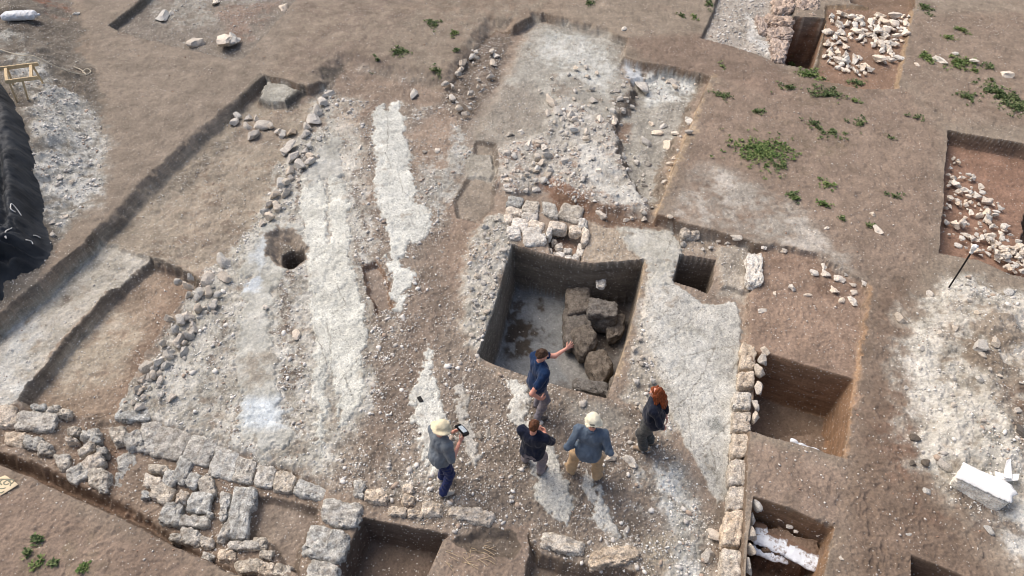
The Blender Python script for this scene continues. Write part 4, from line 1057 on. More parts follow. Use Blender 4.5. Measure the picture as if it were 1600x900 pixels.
LW2 = [(351, 409, 24, 20), (325, 437, 20, 24), (351, 434, 20, 24), (312, 462, 20, 24), (326, 460, 14, 16), (294, 499, 28, 16), (283, 506, 24, 15), (302, 518, 18, 10), (277, 519, 14, 12), (296, 527, 16, 10), (280, 535, 18, 18), (265, 556, 20, 14), (262, 572, 18, 14), (233, 575, 16, 22), (247, 572, 14, 20), (241, 592, 14, 12), (224, 594, 16, 16), (281, 445, 15, 8), (296, 449, 17, 9), (298, 437, 12, 6), (265, 500, 17, 8), (295, 464, 10, 10), (334, 480, 14, 14), (215, 612, 14, 12), (310, 488, 14, 14), (288, 551, 14, 16), (258, 540, 10, 9)]
for i, q in enumerate(LW2):
    o = rock(*q, "rub", rot=RNG.uniform(-30, 30), zg=-.30, hgt=.13, name="wall_stone")
    tag(o, f"{ORD[i]} angular grey stone down from the plain's corner in the lower left hall wall", "stone", "stones of the lower left hall wall")


# -- heaps of white rubble in the right-hand trenches
def inside(poly, p):
    return sdf(np.array(poly, float), np.array([p[0]]), np.array([p[1]]))[0] > 0


def scatter(polys, holes, n, smin, smax, key, lab, group, z, mind=.8):
    pts = []; tries = 0
    allp = np.array([q for p in polys for q in p], float)
    lo, hi = allp.min(0), allp.max(0)
    while len(pts) < n and tries < n * 60:
        tries += 1
        p = RNG.uniform(lo, hi)
        if not any(inside(q, p) for q in polys) or any(inside(q, p) for q in holes): continue
        s = smin + (smax - smin) * RNG.random() ** 1.6
        if any((p[0] - a) ** 2 / 1.0 + (p[1] - b) ** 2 * 1.8 < (mind * .5 * (s + c)) ** 2 for a, b, c in pts): continue
        pts.append((p[0], p[1], s))
    for a, b, s in pts:
        o = rock(a, b, s * RNG.uniform(.9, 1.3), s * RNG.uniform(.65, .95), key, rot=RNG.uniform(-60, 60), zg=None if z > .1 or z == -.25 else z + RNG.uniform(0, .05), sink=.22, name={"chalk": "rubble_stone"}.get(key, "bedded_stone"))
        o.scale.z *= RNG.uniform(1.0, 1.6)
        tag(o, lab, "stone", group)


scatter([[(1298, 22), (1340, 24), (1362, 26), (1358, 48), (1340, 52), (1330, 44), (1298, 40)], [(1290, 50), (1315, 48), (1338, 52), (1342, 72), (1322, 82), (1310, 80), (1290, 88)], [(1290, 80), (1318, 84), (1340, 80), (1350, 92), (1362, 108), (1352, 124), (1330, 118), (1300, 105), (1288, 95)],
         [(1330, 44), (1360, 30), (1420, 30), (1420, 55), (1405, 75), (1395, 85), (1365, 80), (1335, 62)], [(1370, 88), (1408, 88), (1405, 98), (1370, 100)], [(1365, 24), (1385, 22), (1420, 24), (1418, 40), (1370, 40)]],
        [[(1320, 64), (1338, 66), (1345, 80), (1325, 80)]], 125, 5, 16, "chalk", "white knobbly rubble stone in the square trench beside the narrow shaft", "white rubble in the top right square trench", -.12, .72)
scatter([[(1480, 245), (1500, 250), (1530, 290), (1562, 320), (1565, 345), (1582, 370), (1600, 380), (1620, 430), (1600, 432), (1520, 404), (1500, 385), (1480, 370), (1474, 340), (1478, 290)]],
        [[(1483, 372), (1506, 380), (1502, 396), (1483, 392)]], 115, 4, 15, "chalk", "white knobbly rubble stone in the red-brown trench at the right edge", "white rubble in the right-hand trench", -.38, .78)
scatter([[(1540, 370), (1585, 375), (1620, 400), (1620, 432), (1570, 422)]], [], 45, 4, 11, "chalk", "white knobbly rubble stone in the red-brown trench at the right edge", "white rubble in the right-hand trench", -.28, .6)
scatter([[(790, 235), (850, 210), (875, 170), (935, 175), (960, 215), (940, 240), (900, 200), (905, 260), (935, 300), (890, 300), (850, 285), (800, 296), (775, 285)]], [], 95, 4, 13, "rub", "grey-white rubble stone bedded in the rough ground above the pit head", "bedded rubble above the pit head", -.2, .8)
scatter([[(955, 130), (1000, 105), (1030, 112), (1000, 150), (975, 190), (990, 240), (1018, 300), (1024, 336), (1000, 335), (965, 260), (945, 200)], [(1000, 118), (1090, 124), (1080, 142), (1010, 135)], [(1072, 215), (1094, 165), (1086, 160), (1056, 225), (1032, 300), (1040, 305)]], [], 60, 4, 11, "rub", "whitish crusted stone along the crumbling brink of the upper right hollow", "stones on the brink of the hollow", -.25, .9)
scatter([[(850, 110), (930, 90), (965, 120), (955, 170), (880, 165), (840, 150)]], [], 22, 3, 9, "rub", "small whitish stone lying on the grey ash surface", "stones on the ash surface", -.22, 1.6)
scatter([[(745, 360), (785, 335), (800, 375), (785, 440), (765, 510), (748, 545), (732, 520), (735, 430)]], [], 50, 4, 11, "rub", "grey-white rubble stone in the hump left of the big pit", "rubble in the hump by the pit", -.23, .8)
scatter([[(918, 345), (955, 342), (1000, 350), (1055, 352), (1050, 346), (930, 332)], [(1062, 352), (1125, 366), (1165, 388), (1120, 398), (1064, 392)], [(975, 560), (1008, 500), (1025, 560), (1030, 640), (990, 640)]], [], 45, 4, 13, "rub", "pale rubble stone along the broken edges beside the big pit", "rubble along the edges right of the pit", -.3, .9)
scatter([[(470, 215), (520, 160), (512, 200), (470, 290), (440, 330), (425, 320)], [(300, 470), (350, 420), (345, 470), (300, 560), (260, 640), (200, 640), (250, 560)]], [], 60, 5, 15, "rub", "pale grey stone packed in the outer left wall of the hall", "packed stones of the outer left hall wall", -.3, .8)
scatter([[(690, 140), (735, 90), (770, 60), (775, 110), (740, 180), (700, 180)]], [], 26, 4, 11, "rub", "pale cobble strewn in the dark corner at the upper centre", "cobbles in the upper dark corner", -.22, 1.0)
scatter([[(1420, 470), (1470, 440), (1590, 450), (1600, 700), (1560, 720), (1450, 690), (1425, 600)]], [], 34, 4, 13, "rub", "pale stone lying loose on the right-hand spoil heap", "loose stones on the right-hand heap", .22, 1.2)
for i, (q, lab) in enumerate([((1270, 428, 16, 9), "white wedge-shaped lump, left lobe of the trio in the soil square"), ((1289, 429, 17, 11, 15), "smooth white lump, right lobe of the trio in the soil square"), ((1287, 416, 9, 12, 10), "white pointed lump at the back of the trio in the soil square"), ((1315, 469, 12, 14), "plump white lump, left of a pair low in the soil square"), ((1332, 473, 15, 17), "plump white lump, right of a pair low in the soil square"), ((1335, 458, 13, 9), "curved white lump above the pair in the soil square"), ((1310, 440, 20, 12, 10), "knobbly lump right of the white trio"),
                              ((1322, 429, 11, 5), "thin white flake above the knobbly lump"), ((1332, 446, 11, 9), "white curl among the lumps by the soil square's edge"), ((1348, 444, 10, 10), "small white lump on the edge of the soil square"), ((1302, 454, 14, 10), "brownish knobbly lump in the soil square"), ((1237, 451, 12, 11), "white lump sitting alone left of the trio"), ((1262, 461, 16, 7), "crumbled grey lump below the trio"), ((1210, 460, 8, 9), "small pale lump near the tall white slab"), ((1192, 487, 18, 9, -10), "flat pale lump below the tall white slab"), ((1192, 391, 10, 9), "white crumb at the head of the tall slab"), ((1224, 392, 14, 8, 20), "white curl at the far edge of the soil square"), ((1152, 370, 22, 9, 10), "pale lumps on the far rim above the small shaft"), ((1047, 340, 11, 6), "white flake on the rim below the collapsed edge"),
                              ((1372, 361, 13, 13), "white lump on the bare soil below the ring-shaped chip"), ((1363, 336, 10, 7), "ring-shaped white chip on the bare soil"), ((1291, 357, 11, 6), "white chip beside a weed on the pale soil patch"), ((1470, 96, 13, 12, -20), "smooth buff cobble among the weeds at the upper right"), ((1491, 84, 9, 6), "white chip above the buff cobble"), ((1520, 97, 13, 8), "white cobble right of the weeds at the upper right"), ((1573, 118, 20, 9), "cluster of white chips by the large weed patch"), ((1432, 101, 7, 6), "white pebble left of the buff cobble"),
                              ((1407, 500, 20, 15), "grey cobble at the left foot of the right-hand spoil heap"), ((1577, 457, 28, 12), "flat grey slab on the upper part of the spoil heap"), ((1530, 542, 22, 18), "pale boulder half buried in the spoil heap"), ((1554, 537, 16, 14), "rounded pale stone right of the half-buried boulder"), ((1429, 686, 16, 11), "brown clod at the foot of the spoil heap"), ((1425, 724, 13, 10), "left brown clod of a pair left of the wrapped block"), ((1447, 725, 14, 11), "right brown clod of a pair left of the wrapped block"), ((1476, 727, 24, 18), "grey boulder just left of the wrapped block"), ((1448, 768, 13, 10), "grey cobble left of the wrapped block"), ((1545, 828, 16, 15), "pale cobble below the wrapped block"), ((1422, 835, 12, 6, 15), "pale flake on the bare soil near the corner pit"), ((1415, 607, 9, 6), "pebble on the left rim of the spoil heap"), ((1593, 675, 14, 20), "brown stone at the right edge of the heap"), ((1314, 873, 8, 8), "white pebble right of the sandbag pit"),
                              ((1497, 386, 15, 9, 20), "white slab in the near corner of the red-brown trench"), ((1488, 287, 15, 8), "smooth oval white stone in the red-brown trench")]):
    key = "chalk" if any(t in lab for t in ("white", "lump", "buff")) else ("pit" if "brown" in lab else "rub")
    tag(rock(*q[:4], key, rot=q[4] if len(q) > 4 else RNG.uniform(-20, 20)), lab, "stone")
for i, (q, lab) in enumerate([((863, 160, 20, 18), "rounded pale cobble at the edge of the grey ash surface"), ((872, 175, 14, 12), "cobble below the rounded one by the ash surface"), ((857, 178, 12, 12), "small cobble left of the pair by the ash surface"), ((959, 190, 12, 14), "round white stone on the brink of the collapsed hollow"), ((938, 186, 12, 14), "pale stone left of the round white one on the brink"), ((1036, 199, 12, 11), "upper white stone in the collapsed hollow"), ((1018, 195, 9, 7), "white pebble left of the upper stone in the hollow"), ((1028, 209, 22, 8, 10), "long white stone in the collapsed hollow"), ((1054, 210, 12, 11), "white stone near the orange cut in the hollow"), ((1010, 222, 16, 13), "grey stone in the middle of the collapsed hollow"), ((1043, 226, 16, 20, 20), "white lumps below the long white stone"), ((1080, 194, 16, 10, -30), "white slab on the orange cut edge"), ((1013, 256, 10, 6), "reddish sherd in the collapsed hollow"), ((1005, 138, 24, 26), "big crusted lump under the far rim of the hollow"), ((975, 45, 10, 10), "white stone at the far corner of the ash surface"),
                              ((792, 283, 15, 7), "upper of three white slabs stacked left of the pit head"), ((793, 291, 15, 7), "middle of three white slabs left of the pit head"), ((794, 299, 16, 8), "lowest of three white slabs left of the pit head"), ((791, 252, 10, 9), "white stone left of the rubble field"), ((840, 267, 16, 12), "pinkish stone in the rubble field"), ((856, 277, 16, 16), "pinkish crusted stone below the first pinkish one"), ((851, 231, 12, 10), "white cobble in the rubble field"), ((814, 208, 12, 8), "white stone at the far edge of the rubble field"), ((797, 211, 14, 10), "pinkish cobble at the far edge of the rubble field"), ((826, 228, 16, 12), "grey cobble beside the white cobble in the rubble"), ((836, 297, 18, 9), "flat pale stone above the pit head pavers"), ((821, 299, 10, 9), "small stone between slabs and pavers"), ((936, 267, 14, 8), "bright white stone right of the rubble field"), ((904, 232, 8, 8), "small stone beside the mosaic fragment in the rubble"), ((925, 248, 12, 8), "white triangular stone by the mosaic fragment"), ((774, 88, 12, 9), "white cobble in the dark corner at the top"), ((722, 98, 14, 14), "buff stone on the dark cut at the top"), ((648, 148, 14, 16), "grey boulder at the foot of the far cut"), ((707, 155, 14, 10), "cobble at the foot of the dark cut"), ((683, 235, 10, 9), "white stone between the upper mosaic strips"), ((663, 238, 12, 6), "reddish stone between the upper mosaic strips"), ((563, 230, 7, 9), "white chip left of the bright mosaic strip"), ((415, 481, 12, 8), "smooth white pebble on the grey plaster strip"), ((463, 525, 16, 16), "white lump of plaster between the strips")]):
    key = "warm" if "pinkish" in lab or "reddish" in lab or "buff" in lab else ("chalk" if "white" in lab else "rub")
    tag(rock(*q[:4], key, rot=q[4] if len(q) > 4 else RNG.uniform(-25, 25)), lab, "stone")
for q, lab in (((94, 278, 10, 7), "buff stone at the foot of the left-hand spoil"), ((112, 285, 8, 6), "white pebble near the buff stone"), ((100, 340, 12, 10), "white stone beside the tarpaulin"), ((84, 368, 12, 8), "grey stone at the tarpaulin's foot"), ((82, 347, 10, 12), "grey flake against the tarpaulin"), ((103, 310, 8, 6), "white stone on the lower left talus"), ((155, 260, 9, 6), "white pebble at the talus edge"), ((254, 28, 20, 14), "pale lump in the top left trench"), ((268, 22, 10, 6), "small white lump beside the pale lump in the top left trench"), ((338, 4, 12, 10), "white lump at the top of the picture"), ((443, 15, 16, 14), "white cobble on the trench edge at the top"), ((120, 22, 11, 4), "white flake near the sandbag on the spoil")):
    tag(rock(*q, "rub" if "grey" in lab or "pale" in lab else "chalk"), lab, "stone")

# -- countless chips and pebbles lying on everything
def pebble_field(n, name, label, wts, smin, smax, power, tint, z_off=.25):
    w = np.clip(wts, 0, None)
    area = (CAM_H / (ST + (GV.ravel() - 450) / FPX * CT)) ** 2.6
    w = w * area; w = w / w.sum()
    k = RNG.choice(NP, n, p=w)
    x = GX[k] + RNG.uniform(-.015, .015, n); y = GY[k] + RNG.uniform(-.015, .015, n); z = GZ[k]
    s = smin + (smax - smin) * RNG.random(n) ** power
    ph = (1 + 5 ** .5) / 2
    ico = np.array([(-1, ph, 0), (1, ph, 0), (-1, -ph, 0), (1, -ph, 0), (0, -1, ph), (0, 1, ph), (0, -1, -ph), (0, 1, -ph), (ph, 0, -1), (ph, 0, 1), (-ph, 0, -1), (-ph, 0, 1)]) / 1.9
    icf = np.array([(0, 11, 5), (0, 5, 1), (0, 1, 7), (0, 7, 10), (0, 10, 11), (1, 5, 9), (5, 11, 4), (11, 10, 2), (10, 7, 6), (7, 1, 8), (3, 9, 4), (3, 4, 2), (3, 2, 6), (3, 6, 8), (3, 8, 9), (4, 9, 5), (2, 4, 11), (6, 2, 10), (8, 6, 7), (9, 8, 1)])
    V = ico[None] * (1 + RNG.uniform(-.28, .28, (n, 12, 1)))
    V = V * np.stack([RNG.uniform(.7, 1.3, n), RNG.uniform(.5, 1.0, n), RNG.uniform(.35, .75, n)], 1)[:, None, :] * (s / 2)[:, None, None]
    a = RNG.uniform(0, 6.283, n); c_, s_ = np.cos(a)[:, None], np.sin(a)[:, None]
    X = V[..., 0] * c_ - V[..., 1] * s_ + x[:, None]; Y = V[..., 0] * s_ + V[..., 1] * c_ + y[:, None]
    Z = V[..., 2] + (z + s * z_off * .5)[:, None]
    co = np.stack([X, Y, Z], -1).reshape(-1, 3)
    F = (icf[None] + (np.arange(n) * 12)[:, None, None]).reshape(-1, 3)
    o = mesh_obj(name, co, F.astype(np.int32), M_CHIP, smooth=False)
    t = RNG.random(n) ** .9
    cA, cB, cC = [lin(q) for q in tint]
    col = cA + (cB - cA) * t[:, None]
    warm = RNG.random(n) < .14
    col[warm] = cC
    col = np.repeat(col, 12, 0)
    a_ = o.data.attributes.new("Col", 'FLOAT_COLOR', 'POINT')
    a_.data.foreach_set("color", np.concatenate([col, np.ones((len(col), 1))], 1).astype(np.float32).ravel())
    return tag(o, label, name.replace("_", " "), None, "stuff")


M_CHIP, nt_, b_ = nodes_of("stone_chips")
ca_ = N(nt_, "ShaderNodeAttribute", attribute_name="Col").outputs["Color"]
nz_ = noise(nt_, N(nt_, "ShaderNodeTexCoord").outputs["Object"], 60, 3)
g_ = N(nt_, "ShaderNodeCombineColor")
for i_ in range(3): nt_.links.new(maprange(nt_, nz_, .3, .7, .85, 1.12), g_.inputs[i_])
nt_.links.new(mix(nt_, 1.0, ca_, g_.outputs[0], 'MULTIPLY'), b_.inputs["Base Color"])

flat = 1.0 * (np.abs(np.gradient(GZ.reshape(NV, NU), axis=0)).ravel() < .05) * (np.abs(np.gradient(GZ.reshape(NV, NU), axis=1)).ravel() < .05)
clump = np.clip(.55 + .9 * N_C + .5 * N_B, .02, None)
pebble_field(62000, "gravel", "countless pale chips of plaster, tesserae and stone strewn over the dug floors", (np.clip(RUB - .28, 0, 1) ** 1.6 + .004) * clump * flat * (1 - .8 * MOS), .013, .050, 3.0, ((186, 180, 172), (250, 248, 242), (176, 158, 144)))
pebble_field(2000, "rubble_debris", "fist-sized pale rubble lying in the walls and rubble zones", np.clip(RUB - .66, 0, 1) ** 1.5 * clump ** 1.5 * flat * (1 - MOS), .055, .14, 2.4, ((184, 178, 170), (240, 236, 229), (182, 164, 148)))
pebble_field(5500, "pebbles", "scattered small white pebbles lying on the bare trodden soil", (RUB < .3) * (GZ > -.2) * np.clip(.35 + N_B + .6 * N_A, .02, None) ** 1.5 * flat, .014, .055, 3.4, ((180, 170, 160), (232, 226, 217), (170, 140, 120)))
# ------------------------------------------------------------------ solid shapes grown from distance fields (people, hats, bags)
def nets(f, org, h):
    """surface nets: field on a grid -> smooth closed quad mesh at f = 0"""
    s = f < 0
    nx, ny, nz = f.shape
    acc = np.zeros((nx - 1, ny - 1, nz - 1, 3)); cnt = np.zeros((nx - 1, ny - 1, nz - 1))
    quads = []
    ax_cells = []
    for ax in range(3):
        a = [slice(None)] * 3; b = [slice(None)] * 3
        a[ax] = slice(0, -1); b[ax] = slice(1, None)
        fa, fb = f[tuple(a)], f[tuple(b)]
        I = np.argwhere((fa < 0) != (fb < 0))
        va = fa[tuple(I.T)]; vb = fb[tuple(I.T)]
        t = va / (va - vb)
        p = I.astype(float); p[:, ax] += t
        o1, o2 = [(1, 2), (2, 0), (0, 1)][ax]
        for d1 in (0, -1):
            for d2 in (0, -1):
                c = I.copy(); c[:, o1] += d1; c[:, o2] += d2
                ok = ((c >= 0) & (c < np.array([nx - 1, ny - 1, nz - 1]))).all(1)
                np.add.at(acc, tuple(c[ok].T), p[ok]); np.add.at(cnt, tuple(c[ok].T), 1)
        ax_cells.append((ax, I, va < 0, o1, o2))
    ids = -np.ones(cnt.shape, np.int64); m = cnt > 0
    ids[m] = np.arange(m.sum())
    V = acc[m] / cnt[m][:, None] * h + np.asarray(org)
    for ax, I, neg, o1, o2 in ax_cells:
        cs = []
        for d1, d2 in ((-1, -1), (0, -1), (0, 0), (-1, 0)):
            c = I.copy(); c[:, o1] += d1; c[:, o2] += d2; cs.append(c)
        ok = np.ones(len(I), bool)
        for c in cs: ok &= ((c >= 0) & (c < np.array([nx - 1, ny - 1, nz - 1]))).all(1)
        q = np.stack([ids[tuple(c[ok].T)] for c in cs], 1)
        n_ = neg[ok]
        q = np.where(n_[:, None], q, q[:, ::-1])
        quads.append(q)
    return V, np.concatenate(quads).astype(np.int32)


class Field:
    def __init__(self, lo, hi, h):
        self.lo = np.array(lo, float); self.h = h
        n = np.ceil((np.array(hi) - self.lo) / h).astype(int) + 1
        self.f = np.full(n, 1.0)
        self.ax = [self.lo[i] + h * np.arange(n[i]) for i in range(3)]

    def win(self, lo, hi, pad):
        sl = []
        for i in range(3):
            a = max(0, int((lo[i] - pad - self.lo[i]) / self.h)); b = min(len(self.ax[i]), int((hi[i] + pad - self.lo[i]) / self.h) + 2)
            if b <= a: return None, None
            sl.append(slice(a, b))
        return tuple(sl), np.meshgrid(*[self.ax[i][sl[i]] for i in range(3)], indexing='ij')

    def add(self, d, sl, k):
        o = self.f[sl]
        if k > 0:
            h = np.clip(.5 + .5 * (o - d) / k, 0, 1)
            self.f[sl] = o * (1 - h) + d * h - k * h * (1 - h)
        else:
            self.f[sl] = np.minimum(o, d)

    def cone(self, a, b, r1, r2, k=.02, flat=None):
        a = np.array(a, float); b = np.array(b, float); r = max(r1, r2)
        sl, g = self.win(np.minimum(a, b) - r, np.maximum(a, b) + r, .06 + k)
        if sl is None: return
        d = b - a; L2 = d @ d + 1e-12
        w = [g[i] - a[i] for i in range(3)]
        t = np.clip((w[0] * d[0] + w[1] * d[1] + w[2] * d[2]) / L2, 0, 1)
        q = np.sqrt(sum((w[i] - t * d[i]) ** 2 for i in range(3)))
        self.add(q - (r1 + (r2 - r1) * t), sl, k)

    def ell(self, c, r, R=None, k=.03):
        c = np.array(c, float); r = np.array(r, float); m = r.max()
        sl, g = self.win(c - m, c + m, .06 + k)
        if sl is None: return
        p = np.stack([g[i] - c[i] for i in range(3)], -1)
        if R is not None: p = p @ R
        k0 = np.sqrt(((p / r) ** 2).sum(-1)); k1 = np.sqrt(((p / r ** 2).copy() ** 2).sum(-1)) + 1e-9
        self.add(k0 * (k0 - 1) / k1, sl, k)

    def grid(self): return np.meshgrid(*self.ax, indexing='ij')

    def cut(self, d): self.f = np.maximum(self.f, d)

    def wrinkle(self, amp, scale, seed, stretch=(1, 1, 1)):
        m = np.abs(self.f) < .05
        g = self.grid()
        p = np.stack([g[i][m] * stretch[i] for i in range(3)], -1)
        self.f[m] += amp * fbm3(p, scale, 2, seed)

    def mesh(self): return nets(self.f, self.lo, self.h)


def rotm(yaw=0, pitch=0, roll=0):
    """columns = right, forward, up; pitch > 0 leans forward, roll > 0 leans right"""
    cy, sy = math.cos(-yaw), math.sin(-yaw)
    Rz = np.array([[cy, -sy, 0], [sy, cy, 0], [0, 0, 1]])
    cp, sp = math.cos(-pitch), math.sin(-pitch)
    Rx = np.array([[1, 0, 0], [0, cp, -sp], [0, sp, cp]])
    cr, sr = math.cos(roll), math.sin(roll)
    Ry = np.array([[cr, 0, sr], [0, 1, 0], [-sr, 0, cr]])
    return Rz @ Rx @ Ry


def cloth_material(name, c, var=.12, rough=.9, dust=None):
    m, nt, b = nodes_of(name)
    b.inputs["Roughness"].default_value = rough
    b.inputs["Sheen Weight"].default_value = .15
    tc = N(nt, "ShaderNodeTexCoord").outputs["Object"]
    n1 = noise(nt, tc, 9, 5, .6); n2 = noise(nt, tc, 140, 2, .5)
    f = math_(nt, 'MULTIPLY', maprange(nt, n1, .3, .7, 1 - var, 1 + var), maprange(nt, n2, .3, .7, .88, 1.12))
    g = N(nt, "ShaderNodeCombineColor")
    for i in range(3): nt.links.new(f, g.inputs[i])
    col = mix(nt, 1.0, lin(c), g.outputs[0], 'MULTIPLY')
    if dust is not None: col = mix(nt, maprange(nt, noise(nt, tc, 6, 5, .7), .48, .7, 0, .6), col, lin(dust))
    nt.links.new(col, b.inputs["Base Color"])
    bp = N(nt, "ShaderNodeBump"); bp.inputs["Strength"].default_value = .5; bp.inputs["Distance"].default_value = .012
    nt.links.new(noise(nt, tc, 22, 4, .6), bp.inputs["Height"]); nt.links.new(bp.outputs[0], b.inputs["Normal"])
    return m


def skin_material(name, c):
    m, nt, b = nodes_of(name)
    b.inputs["Roughness"].default_value = .6; b.inputs["Specular IOR Level"].default_value = .3
    b.inputs["Subsurface Weight"].default_value = .08; b.inputs["Subsurface Radius"].default_value = (.02, .008, .004)
    tc = N(nt, "ShaderNodeTexCoord").outputs["Object"]
    col = mix(nt, maprange(nt, noise(nt, tc, 14, 4, .6), .4, .65, 0, .5), lin(c), lin((c[0] * .94, c[1] * .84, c[2] * .82)))
    nt.links.new(col, b.inputs["Base Color"])
    return m


def hair_material(name, c, c2):
    m, nt, b = nodes_of(name)
    b.inputs["Roughness"].default_value = .55; b.inputs["Specular IOR Level"].default_value = .25
    tc = N(nt, "ShaderNodeTexCoord").outputs["Object"]
    mp = N(nt, "ShaderNodeMapping"); mp.inputs["Scale"].default_value = (90, 90, 9)
    nt.links.new(tc, mp.inputs[0])
    n = noise(nt, mp.outputs[0], 1.0, 4, .6)
    nt.links.new(mix(nt, maprange(nt, n, .35, .65, 0, 1), lin(c), lin(c2)), b.inputs["Base Color"])
    bp = N(nt, "ShaderNodeBump"); bp.inputs["Strength"].default_value = .8; bp.inputs["Distance"].default_value = .01
    nt.links.new(n, bp.inputs["Height"]); nt.links.new(bp.outputs[0], b.inputs["Normal"])
    return m


M_BELT = plain_material("dark_leather", (52, 42, 36), .6, .15)
M_SKIN = skin_material("skin", (222, 166, 146)); M_EYEW = plain_material("eye_white", (225, 222, 216), .3, .02); M_SOLE = plain_material("rubber", (60, 56, 52))
M_LIP = plain_material("lips", (176, 108, 98), .5, .05)


def unit(v): v = np.array(v, float); return v / np.linalg.norm(v)


def reach(px, py, up_, foot, heading, height):
    """point at a height above a person's feet, seen at a pixel, in that person's own frame"""
    fx, fy_, fz = on_ground(*foot)
    a, b = (float(t) for t in at(px, py, fz + up_))
    k = height / 1.78; c, s = math.cos(heading), math.sin(heading)
    wx, wy = a - fx, b - fy_
    return ((wx * c - wy * s) / k, (wx * s + wy * c) / k, up_ / k)


def hand_mesh(w, d, nrm, thumb_side, curl, spread=.25):
    """five-fingered hand: w wrist, d towards the fingers, nrm back of the hand, thumb_side vector across the palm"""
    d = unit(d); t = unit(np.array(thumb_side) - d * np.dot(thumb_side, d)); n = np.cross(t, d); n = n if np.dot(n, nrm) > 0 else -n
    w = np.array(w, float); h = .0045
    lo = w - .16; hi = w + .16
    lo = np.minimum(w, w + d * .2) - .09; hi = np.maximum(w, w + d * .2) + .09
    F = Field(lo, hi, h)
    F.cone(w - d * .03, w + d * .01, .026, .025, .01)
    for i in range(4):
        u = (i - 1.5) * -.019
        base = w + d * .025 + t * u * .7; kn = w + d * (.092 - .004 * abs(i - 1)) + t * u
        F.cone(base, kn, .016, .0125, .014)
        fd = unit(d + t * (-(i - 1.5)) * spread * .45)
        Ls = (.070, .080, .075, .058)[i]
        c1, c2 = curl * .6, curl * 1.5
        d1 = unit(fd * math.cos(c1) - n * math.sin(c1)); d2 = unit(fd * math.cos(c2) - n * math.sin(c2))
        m_ = kn + d1 * Ls * .52
        F.cone(kn, m_, .0105, .0095, .004); F.cone(m_, m_ + d2 * Ls * .5, .0095, .0078, .004)
    tb = w + d * .03 + t * .026
    td = unit(d * .55 + t * .8 - n * .25)
    tm = tb + td * .042
    F.cone(w + d * .015 + t * .012, tb, .018, .0145, .012); F.cone(tb, tm, .0135, .0115, .006)
    td2 = unit(td * .8 + d * .5 - n * curl * .4)
    F.cone(tm, tm + td2 * .036, .011, .009, .004)
    return F.mesh()


